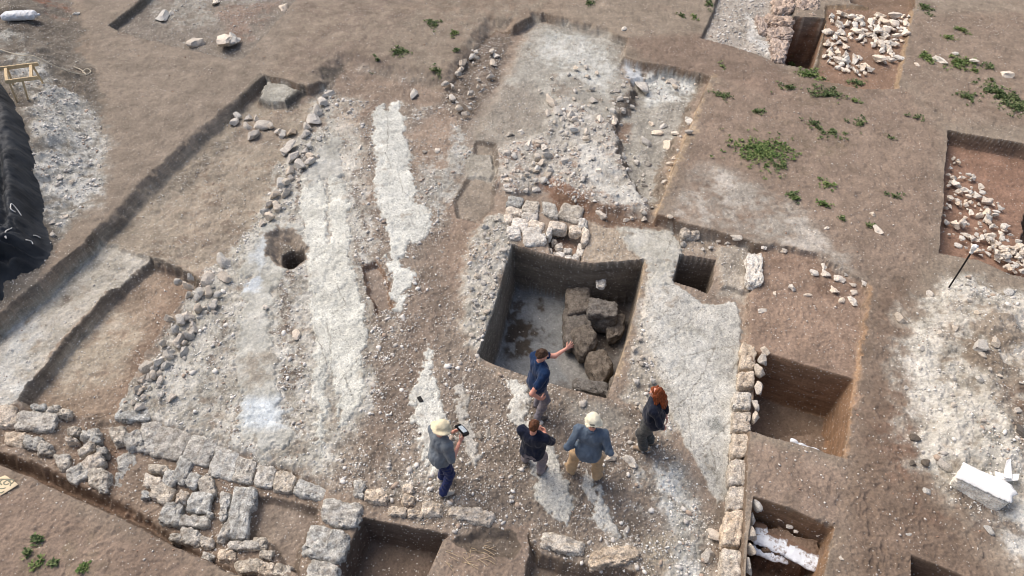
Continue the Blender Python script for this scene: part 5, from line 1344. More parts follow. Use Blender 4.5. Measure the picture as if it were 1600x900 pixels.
def person(label, px, py, heading, height, cfg):
    x, y, z = on_ground(px, py)
    root = empty("person", (x, y, z - .005), -heading)
    tag(root, label, "person")
    k = height / 1.78
    root.scale = (k, k, k)
    g = cfg.get
    pitch, roll, tw = g("lean", 0.04), g("roll", 0), g("twist", 0)
    hipc = np.array(g("hip", (0, 0, .93)), float)
    Rt = rotm(tw, pitch, roll)

    def up(p): return hipc + Rt @ (np.array(p, float) - np.array((0, 0, .93)))
    wdt = g("width", 1.0)
    sh = {"L": up((-.185 * wdt, 0, 1.435)), "R": up((.185 * wdt, 0, 1.435))}
    hip = {"L": hipc + np.array((-.095, 0, -.02)), "R": hipc + np.array((.095, 0, -.02))}
    an = {"L": np.array(g("footL", (-.13, 0, .085)), float), "R": np.array(g("footR", (.13, 0, .085)), float)}
    fy = {"L": g("yawL", -.2), "R": g("yawR", .2)}
    kn = {}
    for s in "LR":
        m = (hip[s] + an[s]) / 2; dvec = an[s] - hip[s]; half = np.linalg.norm(dvec) / 2
        bend = math.sqrt(max(0, .435 ** 2 - half ** 2))
        fd = rotm(fy[s] * .6) @ np.array((0, 1, 0))
        kn[s] = m + fd * min(bend, .12) + np.array((0, 0, .02))
    el, wr = {}, {}
    for s in "LR":
        el[s] = np.array(g("el" + s)); wr[s] = np.array(g("wr" + s))
    hd = up((0, .025, 1.655)) + np.array(g("headoff", (0, 0, 0)))
    Rh = rotm(g("headyaw", 0) + tw, g("headpitch", .1), g("headroll", 0))

    def hp(p): return hd + Rh @ np.array(p, float)

    def torso(F, e, kk=.05, skirt=0):
        if skirt: F.ell(hipc + np.array((0, -.01, .04)), (.172 * wdt + skirt, .125 * g('belly', 1) + skirt, .22), None, kk)
        F.ell(up((0, .012, 1.29)), (.168 * wdt + e, .112 + e, .20 + e), Rt, kk)
        F.ell(up((0, -.03, 1.36)), (.165 * wdt + e, .085 + e, .13 + e), Rt, kk)
        F.ell(up((0, .02, 1.10)), (.148 * wdt * g("belly", 1) + e, (.108 + e) * g("belly", 1), .17 + e), Rt, kk)
        F.ell(hipc + np.array((0, -.005, .02)), (.163 + e, .118 + e, .13 + e), None, kk)
        F.cone(sh["L"], sh["R"], .058 + e, .058 + e, kk)
        for s in (-1, 1): F.ell(hipc + np.array((s * .075, -.06, -.03)), (.09 + e, .085 + e, .10 + e), None, kk)

    lo = np.array((-.62, -.55, -.02)); hi = np.array((.62, .75, 1.9))
    allp = np.stack([*sh.values(), *el.values(), *wr.values(), *an.values()])
    lo[:2] = np.minimum(allp.min(0)[:2] - .15, (-.3, -.3)); hi[:2] = np.maximum(allp.max(0)[:2] + .15, (.3, .3))
    # ---- the body: one continuous surface
    F = Field(lo, hi, .0105)
    torso(F, -.006)
    F.cone(up((0, -.01, 1.46)), hd + Rh @ np.array((0, -.02, -.07)), .062, .054, .03)
    F.ell(hp((0, -.012, .02)), (.076, .096, .103), Rh, .02)
    F.ell(hp((0, .022, -.055)), (.056, .066, .062), Rh, .03)
    F.cone(hp((0, .088, .012)), hp((0, .108, -.028)), .010, .014, .012)
    F.cone(hp((-.03, .078, .03)), hp((.03, .078, .03)), .014, .014, .015)
    F.cone(hp((-.02, .082, -.062)), hp((.02, .082, -.062)), .009, .009, .012)
    for s in (-1, 1): F.ell(hp((s * .079, -.01, -.008)), (.011, .022, .032), Rh, .008)
    for s in "LR":
        F.cone(sh[s], el[s], .052, .043, .03); F.cone(el[s], wr[s], .043, .028, .02)
        F.cone(hip[s], kn[s], .085, .056, .04); F.cone(kn[s], an[s], .055, .038, .02)
        dirf = rotm(fy[s]) @ np.array((0, 1, 0))
        F.cone(an[s] + dirf * -.03 - (0, 0, .04), an[s] + dirf * .13 - (0, 0, .05), .036, .028, .03)
    V, Q = F.mesh()
    for s in "LR":
        hdv = g("hand" + s, None)
        if hdv is None: dd = wr[s] - el[s]; nn = (1 if s == "R" else -1, 0, 0); tt = (0, 1, 0); cu = .5; sp = .1
        else: dd, nn, tt, cu, sp = hdv
        v2, q2 = hand_mesh(wr[s] + unit(wr[s] - el[s]) * .015, dd, nn, tt, cu, sp)
        Q = np.concatenate([Q, q2 + len(V)]); V = np.concatenate([V, v2])
    mesh_obj("body", V, Q, M_SKIN, root)
    for s in (-1, 1):
        e = Field(hp((s * .031, .083, .012)) - .02, hp((s * .031, .083, .012)) + .02, .004)
        e.ell(hp((s * .031, .081, .012)), (.0125, .0115, .0085), Rh, 0)
        v, q = e.mesh(); mesh_obj("eye", v, q, M_EYEW, root)
    # ---- top
    F = Field(lo, hi, .0105)
    torso(F, .014, .06, g('skirt', .012))
    F.cone(up((0, -.015, 1.44)), up((0, -.005, 1.50)), .085, .066, .03)
    sl = g("sleeve", .65)
    for s in "LR":
        if sl <= 1: F.cone(sh[s], sh[s] + (el[s] - sh[s]) * sl, .073, .073 if sl < 1 else .06, .05)
        else: F.cone(sh[s], el[s], .072, .060, .05); F.cone(el[s], el[s] + (wr[s] - el[s]) * (sl - 1), .060, .045, .03)
    # untucked hem hangs a little away from the hips
    F.wrinkle(.016, .10, len(label) * 3, (1, 1, .5)); F.wrinkle(.007, .045, len(label) * 5, (1.3, 1.3, .5))
    G = F.grid()
    hem = g("hem", .90)
    F.cut(hem + .02 * np.sin(G[0] * 9) - G[2])
    V, Q = F.mesh(); mesh_obj(g("topname", "shirt"), V, Q, g("top"), root)
    if g("collar"):
        F = Field(up((0, 0, 1.5)) - .15, up((0, 0, 1.5)) + .15, .007)
        F.cone(up((0, -.02, 1.485)), up((0, -.01, 1.525)), .082, .070, .01)
        G = F.grid(); a = up((0, -.01, 1.5)); F.cut(-(np.hypot(G[0] - a[0], G[1] - a[1]) - .058)); F.cut(G[2] - up((0, 0, 1.525))[2])
        V, Q = F.mesh(); mesh_obj("collar", V, Q, g("top"), root)
    # ---- trousers
    F = Field((lo[0], lo[1], 0.0), (hi[0], hi[1], 1.2), .0105)
    e = g("loose", .016)
    F.ell(hipc + np.array((0, -.005, .03)), (.166 + e * .6, .122 + e * .6, .14), None, .04)
    for s in "LR":
        sx = -1 if s == "L" else 1
        F.ell(hipc + np.array((sx * .075, -.06, -.03)), (.09 + e * .5, .085 + e * .5, .11), None, .04)
        F.cone(hip[s], kn[s], .088 + e * .8, .062 + e, .03); F.cone(kn[s], an[s] + (0, 0, .02), .062 + e, .050 + e, .02)
    F.wrinkle(.016, .09, 3 + len(label) * 7, (1, 1, 1.3)); F.wrinkle(.007, .04, len(label), (1, 1, 1.6))
    G = F.grid(); F.cut(.065 - G[2]); F.cut(G[2] - (hipc[2] + .09))
    V, Q = F.mesh(); mesh_obj("trousers", V, Q, g("bottom"), root)
    # ---- belt
    F = Field(hipc + (-.26, -.24, -.02), hipc + (.26, .24, .16), .009)
    F.ell(hipc + np.array((0, -.005, .05)), (.176 + e * .6, .132 + e * .6, .2), None, 0)
    G = F.grid(); F.cut(np.abs(G[2] - hipc[2] - .07) - .022)
    V, Q = F.mesh(); mesh_obj("belt", V, Q, M_BELT, root)
    # ---- shoes
    for s in "LR":
        dirf = rotm(fy[s]) @ np.array((0, 1, 0)); c = an[s]
        F = Field(c - .24, c + .24, .009)
        F.cone(c - dirf * .045 - (0, 0, .032), c + dirf * .055 - (0, 0, .038), .046, .05, .02)
        F.cone(c + dirf * .055 - (0, 0, .038), c + dirf * .155 - (0, 0, .052), .048, .036, .02)
        F.cone(c, c + (0, 0, g("bootz", .02)), .048, .052, .02)
        G = F.grid(); F.cut(c[2] - .083 - G[2])
        V, Q = F.mesh(); sho = mesh_obj("shoe", V, Q, g("shoe"), root)
    return root, hp, Rh, up, wr, root


M_HAIR_D = hair_material("dark_brown_hair", (50, 36, 28), (84, 60, 44)); M_HAIR_B = hair_material("brown_hair", (64, 40, 28), (112, 72, 48)); M_HAIR_R = hair_material("red_hair", (96, 44, 24), (164, 88, 48))


def hair_cap(root, hp, Rh, mat, seed, low=-.06, back=0.0):
    F = Field(hp((0, 0, 0)) - .2, hp((0, 0, 0)) + .2, .007)
    F.ell(hp((0, -.02, .03)), (.086, .104, .104), Rh, .01)
    F.ell(hp((0, -.06, -.03)), (.074, .062, .075), Rh, .03)
    F.wrinkle(.016, .05, seed, (1, 1, .8))
    G = F.grid(); p = np.stack([G[i] - hp((0, 0, 0))[i] for i in range(3)], -1) @ Rh
    F.cut((p[..., 1] - .045) - np.clip((p[..., 2] - .045) * 2.2, -.2, .2))      # open face
    F.cut(low - p[..., 2] - np.clip(-p[..., 1] * .4, 0, .05))
    V, Q = F.mesh(); return mesh_obj("hair", V, Q, mat, root)


def sun_hat(root, hp, Rh, mat, r_brim, droop, seed, crown=.105, name="hat", strap=None):
    F = Field(hp((0, 0, .05)) - .26, hp((0, 0, .05)) + .26, .008)
    F.ell(hp((0, -.01, .055)), (crown - .008, crown + .008, .10), Rh, .01)
    G = F.grid(); p = np.stack([G[i] - hp((0, -.01, .035))[i] for i in range(3)], -1) @ Rh
    rr = np.hypot(p[..., 0], p[..., 1])
    zb = -np.clip(rr - crown * .9, 0, None) * droop + .012 * np.sin(np.arctan2(p[..., 1], p[..., 0]) * 3 + seed)
    brim = np.maximum(np.abs(p[..., 2] - zb) - .008, rr - r_brim)
    F.add(np.maximum(brim, -(rr - crown * .72)), tuple(slice(None) for _ in range(3)), .02)
    F.wrinkle(.010, .07, seed)
    F.cut(-(np.sqrt(((p / np.array((.083, .10, .09))) ** 2).sum(-1)) - 1) * .08)
    V, Q = F.mesh(); h = mesh_obj(name, V, Q, mat, root)
    return h


PI = math.pi
M_NAVYP = cloth_material("navy_polo_cloth", (28, 50, 84)); M_NAVY = cloth_material("dark_navy_cloth", (26, 32, 50)); M_BLUEG = cloth_material("blue_grey_shirt_cloth", (92, 106, 122)); M_TEE = cloth_material("grey_tee_cloth", (112, 120, 128))
M_SWEAT = cloth_material("navy_knit", (28, 33, 48)); M_GREYT = cloth_material("grey_trouser_cloth", (118, 114, 122), .15, .9, (134, 124, 116)); M_GREYT2 = cloth_material("warm_grey_trouser_cloth", (132, 124, 128), .15, .9, (140, 130, 122)); M_KHAKI = cloth_material("khaki_cloth", (188, 158, 122), .15, .9, (170, 148, 122))
M_JEAN = cloth_material("dark_denim", (36, 46, 88), .2); M_DGREY = cloth_material("charcoal_cloth", (70, 72, 72), .2, .9, (104, 98, 92)); M_SHOEG = cloth_material("dusty_grey_shoe", (96, 90, 86), .15, .9, (128, 116, 106)); M_SHOEB = cloth_material("dusty_white_shoe", (204, 194, 180), .12, .9, (168, 154, 140)); M_BOOT = cloth_material("suede_boot", (158, 140, 120), .15, .9, (142, 126, 112)); M_BOOTK = cloth_material("tan_boot", (172, 146, 114), .15, .9, (150, 132, 112))
M_STRAW = cloth_material("straw_weave", (232, 219, 186), .10); M_CAP = cloth_material("cream_cotton", (232, 225, 200), .06)
M_BLACK = plain_material("black_plastic", (26, 26, 28), .5, .1); M_SCREEN = plain_material("device_screen", (168, 182, 192), .2, .15, 30, .0, (206, 214, 218), .5)

# the man pointing into the pit (facing right)
H1 = math.radians(66); T1 = 1.82; P1_ = (838, 645)
r1, hp1, Rh1, up1, wr1, _ = person("man in a navy polo shirt and grey trousers pointing into the pit with outstretched arm", *P1_, H1, T1, dict(
    lean=.06, headpitch=.25, headyaw=.2, width=1.14, belly=1.22, sleeve=.58, hem=.84, collar=True, top=M_NAVYP, bottom=M_GREYT, shoe=M_SHOEG, topname="polo_shirt", loose=.022,
    footL=(-.14, .08, .085), footR=(.14, -.04, .085), yawL=-.1, yawR=.25,
    elL=reach(867, 556, 1.36, P1_, H1, T1), wrL=reach(884, 545, 1.36, P1_, H1, T1), handL=(np.array(reach(899, 534, 1.38, P1_, H1, T1)) - np.array(reach(884, 545, 1.36, P1_, H1, T1)), (.5, .4, 1), (-.6, .5, .6), .12, .75),
    elR=reach(831, 615, 1.12, P1_, H1, T1), wrR=reach(843, 622, .95, P1_, H1, T1), handR=((-.1, .8, -.5), (1, .2, .2), (-.3, .6, .8), .5, .1)))
hair_cap(r1, hp1, Rh1, M_HAIR_D, 4)
# the man with folded arms
H2 = math.radians(24); T2 = 1.74; P2_ = (836, 731)
r2, hp2, Rh2, up2, wr2, _ = person("brown-haired man in a dark navy T-shirt and grey trousers with folded arms", *P2_, H2, T2, dict(
    lean=-.02, hip=(0, -.14, .80), headpitch=.3, headyaw=-.05, width=1.16, belly=1.12, sleeve=.9, hem=.74, top=M_NAVY, bottom=M_GREYT2, shoe=M_SHOEG, topname="t_shirt", loose=.026,
    footL=(-.21, .06, .085), footR=(.13, -.06, .085), yawL=-.45, yawR=.3,
    elL=(-.26, .02, 1.0), wrL=(-.07, .15, 1.03), handL=((1, .15, .15), (0, 1, .2), (0, .3, 1), .4, .1),
    elR=(.27, .02, 1.02), wrR=(.07, .14, 1.02), handR=((-1, .1, .25), (0, 1, 0), (0, .2, 1), .4, .1)))
hair_cap(r2, hp2, Rh2, M_HAIR_B, 9)
# the man with hands on hips
H3 = math.radians(14); T3 = 1.80; P3_ = (914, 744)
r3, hp3, Rh3, up3, wr3, _ = person("man in a cream sun hat, blue-grey shirt and khaki trousers with hands on hips", *P3_, H3, T3, dict(
    lean=.08, hip=(0, -.05, .90), headpitch=.3, width=1.08, belly=1.2, sleeve=1.8, hem=.76, skirt=.03, collar=True, top=M_BLUEG, bottom=M_KHAKI, shoe=M_BOOTK, topname="shirt", loose=.036, bootz=.08,
    footL=(-.25, .02, .085), footR=(.20, .02, .085), yawL=-.75, yawR=.15,
    elL=(-.33, -.20, 1.12), wrL=(-.22, .0, .96), handL=((.6, .7, -.3), (-.7, -.4, .4), (.3, .3, .9), .5, .1),
    elR=(.33, -.14, 1.14), wrR=(.21, .06, .97), handR=((-.6, .7, -.3), (.7, -.4, .4), (-.3, .3, .9), .5, .1)))
hair_cap(r3, hp3, Rh3, M_HAIR_D, 6)
hat3 = sun_hat(r3, hp3, Rh3, M_CAP, .150, .95, 5, .122, "sun_hat")
F_ = Field(hp3((0, -.15, .04)) - .08, hp3((0, -.15, .04)) + .08, .006); F_.cone(hp3((-.03, -.139, .035)), hp3((.03, -.140, .045)), .009, .009, .01)
v_, q_ = F_.mesh(); mesh_obj("strap_mark", v_, q_, M_BLACK, r3)
# the man looking at his device
H4 = math.radians(50); T4 = 1.80; P4_ = (694, 758)
r4, hp4, Rh4, up4, wr4, _ = person("man in straw hat, grey T-shirt and dark jeans looking down at a handheld device", *P4_, H4, T4, dict(
    lean=.10, headpitch=.45, width=1.12, belly=1.16, sleeve=.9, hem=.86, skirt=.02, top=M_TEE, bottom=M_JEAN, shoe=M_SHOEB, topname="t_shirt", loose=.022,
    footL=(-.12, .04, .085), footR=(.15, -.12, .085), yawL=-.15, yawR=.45,
    elL=(-.26, .12, 1.16), wrL=(-.08, .34, 1.22), handL=((.35, .75, .3), (-.7, .2, .2), (.1, -.3, 1), .9, .1),
    elR=(.29, .04, 1.12), wrR=(.13, .31, 1.18), handR=((-.2, .8, .35), (.7, .2, .2), (-.1, -.3, 1), .9, .1)))
hair_cap(r4, hp4, Rh4, M_HAIR_B, 2)
sun_hat(r4, hp4, Rh4, M_STRAW, .175, .42, 2, .118, "straw_hat")
# the woman
H5 = math.radians(-72); T5 = 1.74; P5_ = (1009, 698)
r5, hp5, Rh5, up5, wr5, _ = person("woman with long red hair in a dark navy sweater and charcoal trousers", *P5_, H5, T5, dict(
    lean=.05, headpitch=.2, headyaw=-.1, width=1.14, belly=1.3, sleeve=1.8, hem=.82, skirt=.03, top=M_SWEAT, bottom=M_DGREY, shoe=M_BOOT, topname="sweater", loose=.034, bootz=.10,
    footL=(-.09, .04, .085), footR=(.10, -.05, .085), yawL=-.05, yawR=.15,
    elL=(-.25, -.13, 1.15), wrL=(-.16, -.19, .94), handL=((.4, -.4, -.5), (-.6, -.6, .2), (.3, .2, .9), .5, .1),
    elR=(.25, -.13, 1.15), wrR=(.14, -.20, .95), handR=((-.6, -.3, -.2), (.5, -.8, .2), (0, .2, .9), .5, .1)))
F_ = Field(hp5((0, -.05, -.15)) - .36, hp5((0, -.05, -.15)) + .36, .009)
F_.ell(hp5((0, -.02, .03)), (.088, .106, .106), Rh5, .02)
F_.ell(hp5((0, -.07, -.06)), (.096, .082, .12), Rh5, .04)
F_.ell(hp5((0, -.115, -.22)), (.125, .075, .16), Rh5, .05)
for s_ in (-1, 1): F_.cone(hp5((s_ * .078, -.02, .0)), hp5((s_ * .12, .03, -.30)), .042, .036, .03)
F_.wrinkle(.020, .05, 8, (1.6, 1.6, .4))
G_ = F_.grid(); p_ = np.stack([G_[i] - hp5((0, 0, 0))[i] for i in range(3)], -1) @ Rh5
F_.cut(np.minimum(.062 - np.abs(p_[..., 0]), (p_[..., 1] - .02) - np.clip((p_[..., 2] - .055) * 2.2, -.03, .2)))
v_, q_ = F_.mesh(); mesh_obj("hair", v_, q_, M_HAIR_R, r5)


# ------------------------------------------------------------------ small solid helpers
def box_mesh(name, size, mat, parent=None, bevel=.004, loc=(0, 0, 0), rot=None):
    v, f = CS[5]
    s = np.array(size) / 2
    u = np.sign(v) * np.where(np.abs(v) > .95, 1.0, np.abs(v) / .6 * (1 - bevel / s.min()))
    u = np.clip(u, -1, 1)
    co = superquad(v, 14); co = co / np.abs(co).max(0) * s
    o = mesh_obj(name, co, f, mat, parent, smooth=True); o.data.set_sharp_from_angle(angle=math.radians(30)); o.location = loc
    if rot is not None: o.rotation_euler = rot
    return o


def tube(name, pts, r, mat, parent=None, n=7, caps=True):
    p = [np.array(q, float) for q in pts]
    # resample smoothly
    q = []
    m = len(p)
    for i in range(m - 1):
        p0, p1, p2, p3 = p[max(i - 1, 0)], p[i], p[i + 1], p[min(i + 2, m - 1)]
        for t in np.linspace(0, 1, 5, endpoint=False):
            q.append(.5 * ((2 * p1) + (p2 - p0) * t + (2 * p0 - 5 * p1 + 4 * p2 - p3) * t * t + (3 * p1 - p0 - 3 * p2 + p3) * t ** 3))
    q.append(p[-1]); q = np.array(q)
    V = []; F = []
    for i, c in enumerate(q):
        d = unit(q[min(i + 1, len(q) - 1)] - q[max(i - 1, 0)])
        a = unit(np.cross(d, (0, 0, 1) if abs(d[2]) < .9 else (1, 0, 0))); b = np.cross(d, a)
        rr = r if np.isscalar(r) else r[0] + (r[1] - r[0]) * i / (len(q) - 1)
        for j in range(n):
            an_ = 2 * PI * j / n
            V.append(c + rr * (math.cos(an_) * a + math.sin(an_) * b))
    for i in range(len(q) - 1):
        for j in range(n):
            F.append([i * n + j, i * n + (j + 1) % n, (i + 1) * n + (j + 1) % n, (i + 1) * n + j])
    F.append(list(range(n))[::-1]); F.append([(len(q) - 1) * n + j for j in range(n)])
    return mesh_obj(name, np.array(V), F, mat, parent)


# the device in the photographer's hands
dev_l = (np.array(wr4["L"]) + np.array(wr4["R"])) / 2 + np.array((.0, .13, .08))
Rz4 = Matrix.Rotation(-H4, 3, 'Z')
wl = r4.matrix_basis @ Vector(dev_l)
dv = empty("handheld_device", wl, -H4)
tag(dv, "small dark handheld device with a bright screen in the hands below the straw hat", "device")
dv.rotation_euler = (math.radians(-25), 0, -H4)
box_mesh("case", (.20, .13, .03), M_BLACK, dv)
box_mesh("screen", (.15, .09, .006), M_SCREEN, dv, loc=(0, 0, .018))
for s_ in (-1, 1): box_mesh("grip", (.035, .12, .045), M_BLACK, dv, loc=(s_ * .105, -.01, -.004))

# ------------------------------------------------------------------ black tarpaulin over the spoil
M_TARP, nt_, b_ = nodes_of("black_geotextile")
tc_ = N(nt_, "ShaderNodeTexCoord").outputs["Object"]
nt_.links.new(mix(nt_, maprange(nt_, noise(nt_, tc_, 1.6, 6, .6), .38, .66, 0, 1), lin((38, 42, 47)), lin((62, 66, 71))), b_.inputs["Base Color"])
b_.inputs["Roughness"].default_value = .72; b_.inputs["Specular IOR Level"].default_value = .3
bp_ = N(nt_, "ShaderNodeBump"); bp_.inputs["Strength"].default_value = .4; bp_.inputs["Distance"].default_value = .03
nt_.links.new(noise(nt_, tc_, 7, 6, .65), bp_.inputs["Height"]); nt_.links.new(bp_.outputs[0], b_.inputs["Normal"])
TARP = [(-230, 60), (-40, 108), (0, 124), (26, 150), (44, 182), (64, 208), (74, 242), (79, 300), (81, 345), (80, 395), (66, 418), (50, 432), (24, 448), (12, 466), (-30, 486), (-230, 570)]
tp = P(TARP, .05)
lo_, hi_ = tp.min(0), tp.max(0)
st = .025
gx = np.arange(lo_[0], hi_[0] + st, st); gy = np.arange(lo_[1], hi_[1] + st, st)
TX, TY = np.meshgrid(gx, gy); tx, ty = TX.ravel(), TY.ravel()
dd_ = sdf(tp, tx + .05 * fbm2(tx, ty, .7, 2, 71), ty + .05 * fbm2(tx, ty, .7, 2, 72))
prof = sstep(0, .55, dd_)
# long hanging folds, crumpled towards the near end
_, pyy = topx(tx, ty, 0 * tx)
near = sstep(360, 410, pyy)
w1_ = tx + .35 * fbm2(tx, ty, 1.4, 3, 73)
fold = 1 - np.abs(fbm2(w1_ * 1.5, ty * .30, 1.1, 2, 74))
fold2 = 1 - np.abs(fbm2(tx + .2 * fbm2(tx, ty, .5, 2, 75), ty, .42, 3, 76)) * 1.3
crease = np.exp(-((tx - (lo_[0] + hi_[0]) * 0 - np.interp(pyy, [200, 300, 380, 420], [at(2, 215)[0], at(30, 300)[0], at(36, 380)[0], at(20, 420)[0]])) / .09) ** 2)
hgt_ = prof * (.64 + .05 * fold * (1 - near) + .06 * fbm2(tx, ty, 1.1, 2, 78) + .02 * (1 - np.abs(fbm2(w1_ * 2.6, ty * .8, .5, 3, 79)))) + near * prof * (-.22 + .26 * fold2) - .20 * crease * prof * (1 - near) + .012 * prof * fbm2(tx, ty, .35, 3, 77)
gz_ = hz(tx, ty)
tz = np.where(dd_ > 0, gz_ * .6 + hgt_ + .012, 0)
ids_ = np.arange(len(tx)).reshape(TX.shape)
Fq = np.stack([ids_[:-1, :-1], ids_[:-1, 1:], ids_[1:, 1:], ids_[1:, :-1]], -1).reshape(-1, 4)
Fq = Fq[(dd_[Fq] > 0).all(1)]
us_, inv_ = np.unique(Fq, return_inverse=True)
tarp = mesh_obj("tarpaulin", np.stack([tx, ty, tz], 1)[us_], inv_.reshape(-1, 4).astype(np.int32), M_TARP)
sol = tarp.modifiers.new("thickness", 'SOLIDIFY'); sol.thickness = .02; sol.offset = -1
tag(tarp, "big black tarpaulin heaped in folds at the left edge", "tarpaulin")
M_ROPE = plain_material("pale_rope", (206, 196, 176), .9, .15, 60); M_WROPE = plain_material("white_cord", (232, 230, 224), .85, .06, 50)


def tarp_z(x, y): return float(tz[np.argmin((tx - x) ** 2 + (ty - y) ** 2)])


def on_tarp(px, py):
    z = .5
    for _ in range(8):
        x, y = at(px, py, z); z = .5 * z + .5 * max(tarp_z(float(x), float(y)), .05)
    return (float(x), float(y), z + .03)


for pts, lab in (([(34, 338), (27, 328), (19, 320), (18, 328), (26, 334)], "white cord loop highest on the black tarpaulin"), ([(20, 358), (10, 364), (8, 370), (11, 373)], "white cord tail hooked at the left on the black tarpaulin"), ([(42, 377), (50, 379), (53, 384)], "short white cord end on the right of the crumpled tarpaulin"), ([(53, 369), (58, 370), (64, 373)], "smallest white cord bit at the right edge of the tarpaulin")):
    o = tube("cord", [on_tarp(*p) for p in pts], .013, M_WROPE); tag(o, lab, "cord", "cords on the tarpaulin")

# ------------------------------------------------------------------ wooden frame, rope and sandbag on the spoil
M_WOOD = plain_material("raw_timber", (206, 184, 148), .8, .2, 22, .3)
fr = empty("wooden_frame", (*[float(t) for t in at(30, 118, .2)], hz1(*[float(t) for t in at(30, 118, .2)])))
tag(fr, "small raw timber frame standing on the spoil behind the black tarpaulin", "wooden frame")
fr_o = np.array(fr.location)


def beam(name, a, b, w, h, parent, off):
    a = np.array(a, float) - off; b = np.array(b, float) - off
    d = b - a; Ln = np.linalg.norm(d)
    o = box_mesh(name, (Ln, w, h), M_WOOD, parent)
    o.location = Vector((a + b) / 2); o.rotation_mode = 'QUATERNION'; o.rotation_quaternion = Vector(d).to_track_quat('X', 'Z')
    return o


zf = fr_o[2] + .55
A_, B_, C_, D_ = [np.array((*[float(t) for t in at(px_, py_, zf)], zf)) for px_, py_ in ((-6, 108), (60, 100), (8, 128), (60, 121))]
beam("rail", A_, B_, .05, .11, fr, fr_o); beam("rail", C_, D_, .05, .11, fr, fr_o)
for t_a, t_b in ((.22, .05), (.82, .78)):
    beam("crosspiece", A_ + (B_ - A_) * t_a - (0, 0, .012), C_ + (D_ - C_) * t_b - (0, 0, .012), .08, .07, fr, fr_o)
for p_, lean in ((A_ * .75 + B_ * .25, -.05), (A_ * .15 + B_ * .85, .08), (C_ * .9 + D_ * .1, -.05), (C_ * .5 + D_ * .5, -.1)):
    gzz = hz1(p_[0] + lean, p_[1]) - .03
    beam("leg", p_ - (0, 0, .05), (p_[0] + lean, p_[1] - .05, gzz), .05, .05, fr, fr_o)
rp = [(-14, 82), (10, 90), (40, 101), (62, 105), (90, 112), (112, 114), (132, 113), (140, 108), (135, 104), (128, 109), (133, 112), (126, 107), (116, 105)]
zs = [.9, .85, .75, .7, .45, .2, .06, .05, .08, .09, .07, .06, .05]
o = tube("rope", [(*[float(t) for t in at(a, b, zq * .6 + .1)], hz1(*[float(t) for t in at(a, b, .1)]) + (zq * .5 if i < 5 else .03)) for i, ((a, b), zq) in enumerate(zip(rp, zs))], .016, M_ROPE)
tag(o, "pale rope running over the wooden frame and coiling on the grey spoil", "rope")
def soiled_bag_material():
    m, nt, b = nodes_of("soiled_white_bag")
    b.inputs["Roughness"].default_value = .75
    tc = N(nt, "ShaderNodeTexCoord").outputs["Object"]
    geo = N(nt, "ShaderNodeSeparateXYZ"); nt.links.new(tc, geo.inputs[0])
    n = math_(nt, 'ADD', noise(nt, tc, 3.5, 8, .7), math_(nt, 'MULTIPLY', geo.outputs[1], .9))
    weave = maprange(nt, noise(nt, tc, 12, 6, .6), .3, .7, .88, 1.06)
    g = N(nt, "ShaderNodeCombineColor")
    for i in range(3): nt.links.new(weave, g.inputs[i])
    white = mix(nt, 1.0, lin((228, 233, 240)), g.outputs[0], 'MULTIPLY')
    nt.links.new(mix(nt, maprange(nt, n, .46, .54, 0, 1), white, lin((122, 100, 86))), b.inputs["Base Color"])
    bp = N(nt, "ShaderNodeBump"); bp.inputs["Strength"].default_value = .7; bp.inputs["Distance"].default_value = .02
    nt.links.new(noise(nt, tc, 14, 6, .7), bp.inputs["Height"]); nt.links.new(bp.outputs[0], b.inputs["Normal"])
    return m


M_BAG = cloth_material("white_woven_bag", (226, 230, 234), .06, .7, (190, 178, 166))
M_BAGD = soiled_bag_material()


def sandbag(px, py, w, h, rot, zc, thick, label, mat, seed, group=None, neck=True):
    x, y = (float(t) for t in at(px, py, zc)); s = scale_at(px, py, zc)
    a, b = w / s / 2, h / s / 2 * 1.25
    F = Field((-a - .15, -b - .1, -thick), (a + .2, b + .1, thick), .013)
    F.ell((0, 0, 0), (a, b, thick * .8), None, .02)
    for sy in (-.5, 0, .5): F.cone((-a * .85, sy * b, 0), (a * .85, sy * b, 0), thick * .75, thick * .75, .05)
    F.ell((-a * .45, 0, 0), (a * .5, b * .95, thick * .72), None, .06); F.ell((a * .4, 0, 0), (a * .5, b * .95, thick * .7), None, .06)
    for sx in (-1, 1):
        for sy in (-1, 1): F.cone((sx * a * .6, sy * b * .5, 0), (sx * a * .95, sy * b * .85, -thick * .2), thick * .4, .02, .05)
    F.wrinkle(.022, .18, seed); F.wrinkle(.010, .06, seed + 3, (1, .5, 1))
    V, Q = F.mesh()
    root = mesh_obj("sandbag", V, Q, mat); root.scale = (1, 1, 1 if neck else .6); root.location = (x, y, zc - thick * .3); root.rotation_euler = (0, 0, -math.radians(rot))
    tag(root, label, "sandbag", group)
    if neck:
        F = Field((a * .9, -.08, -.08), (a + .2, .08, .08), .01); F.cone((a * .95, 0, 0), (a + .06, 0, .01), .025, .018, .01); F.cone((a + .06, 0, .01), (a + .14, .01, 0), .02, .045, .01)
        V, Q = F.mesh(); mesh_obj("tied_neck", V, Q, mat, root)
    return root


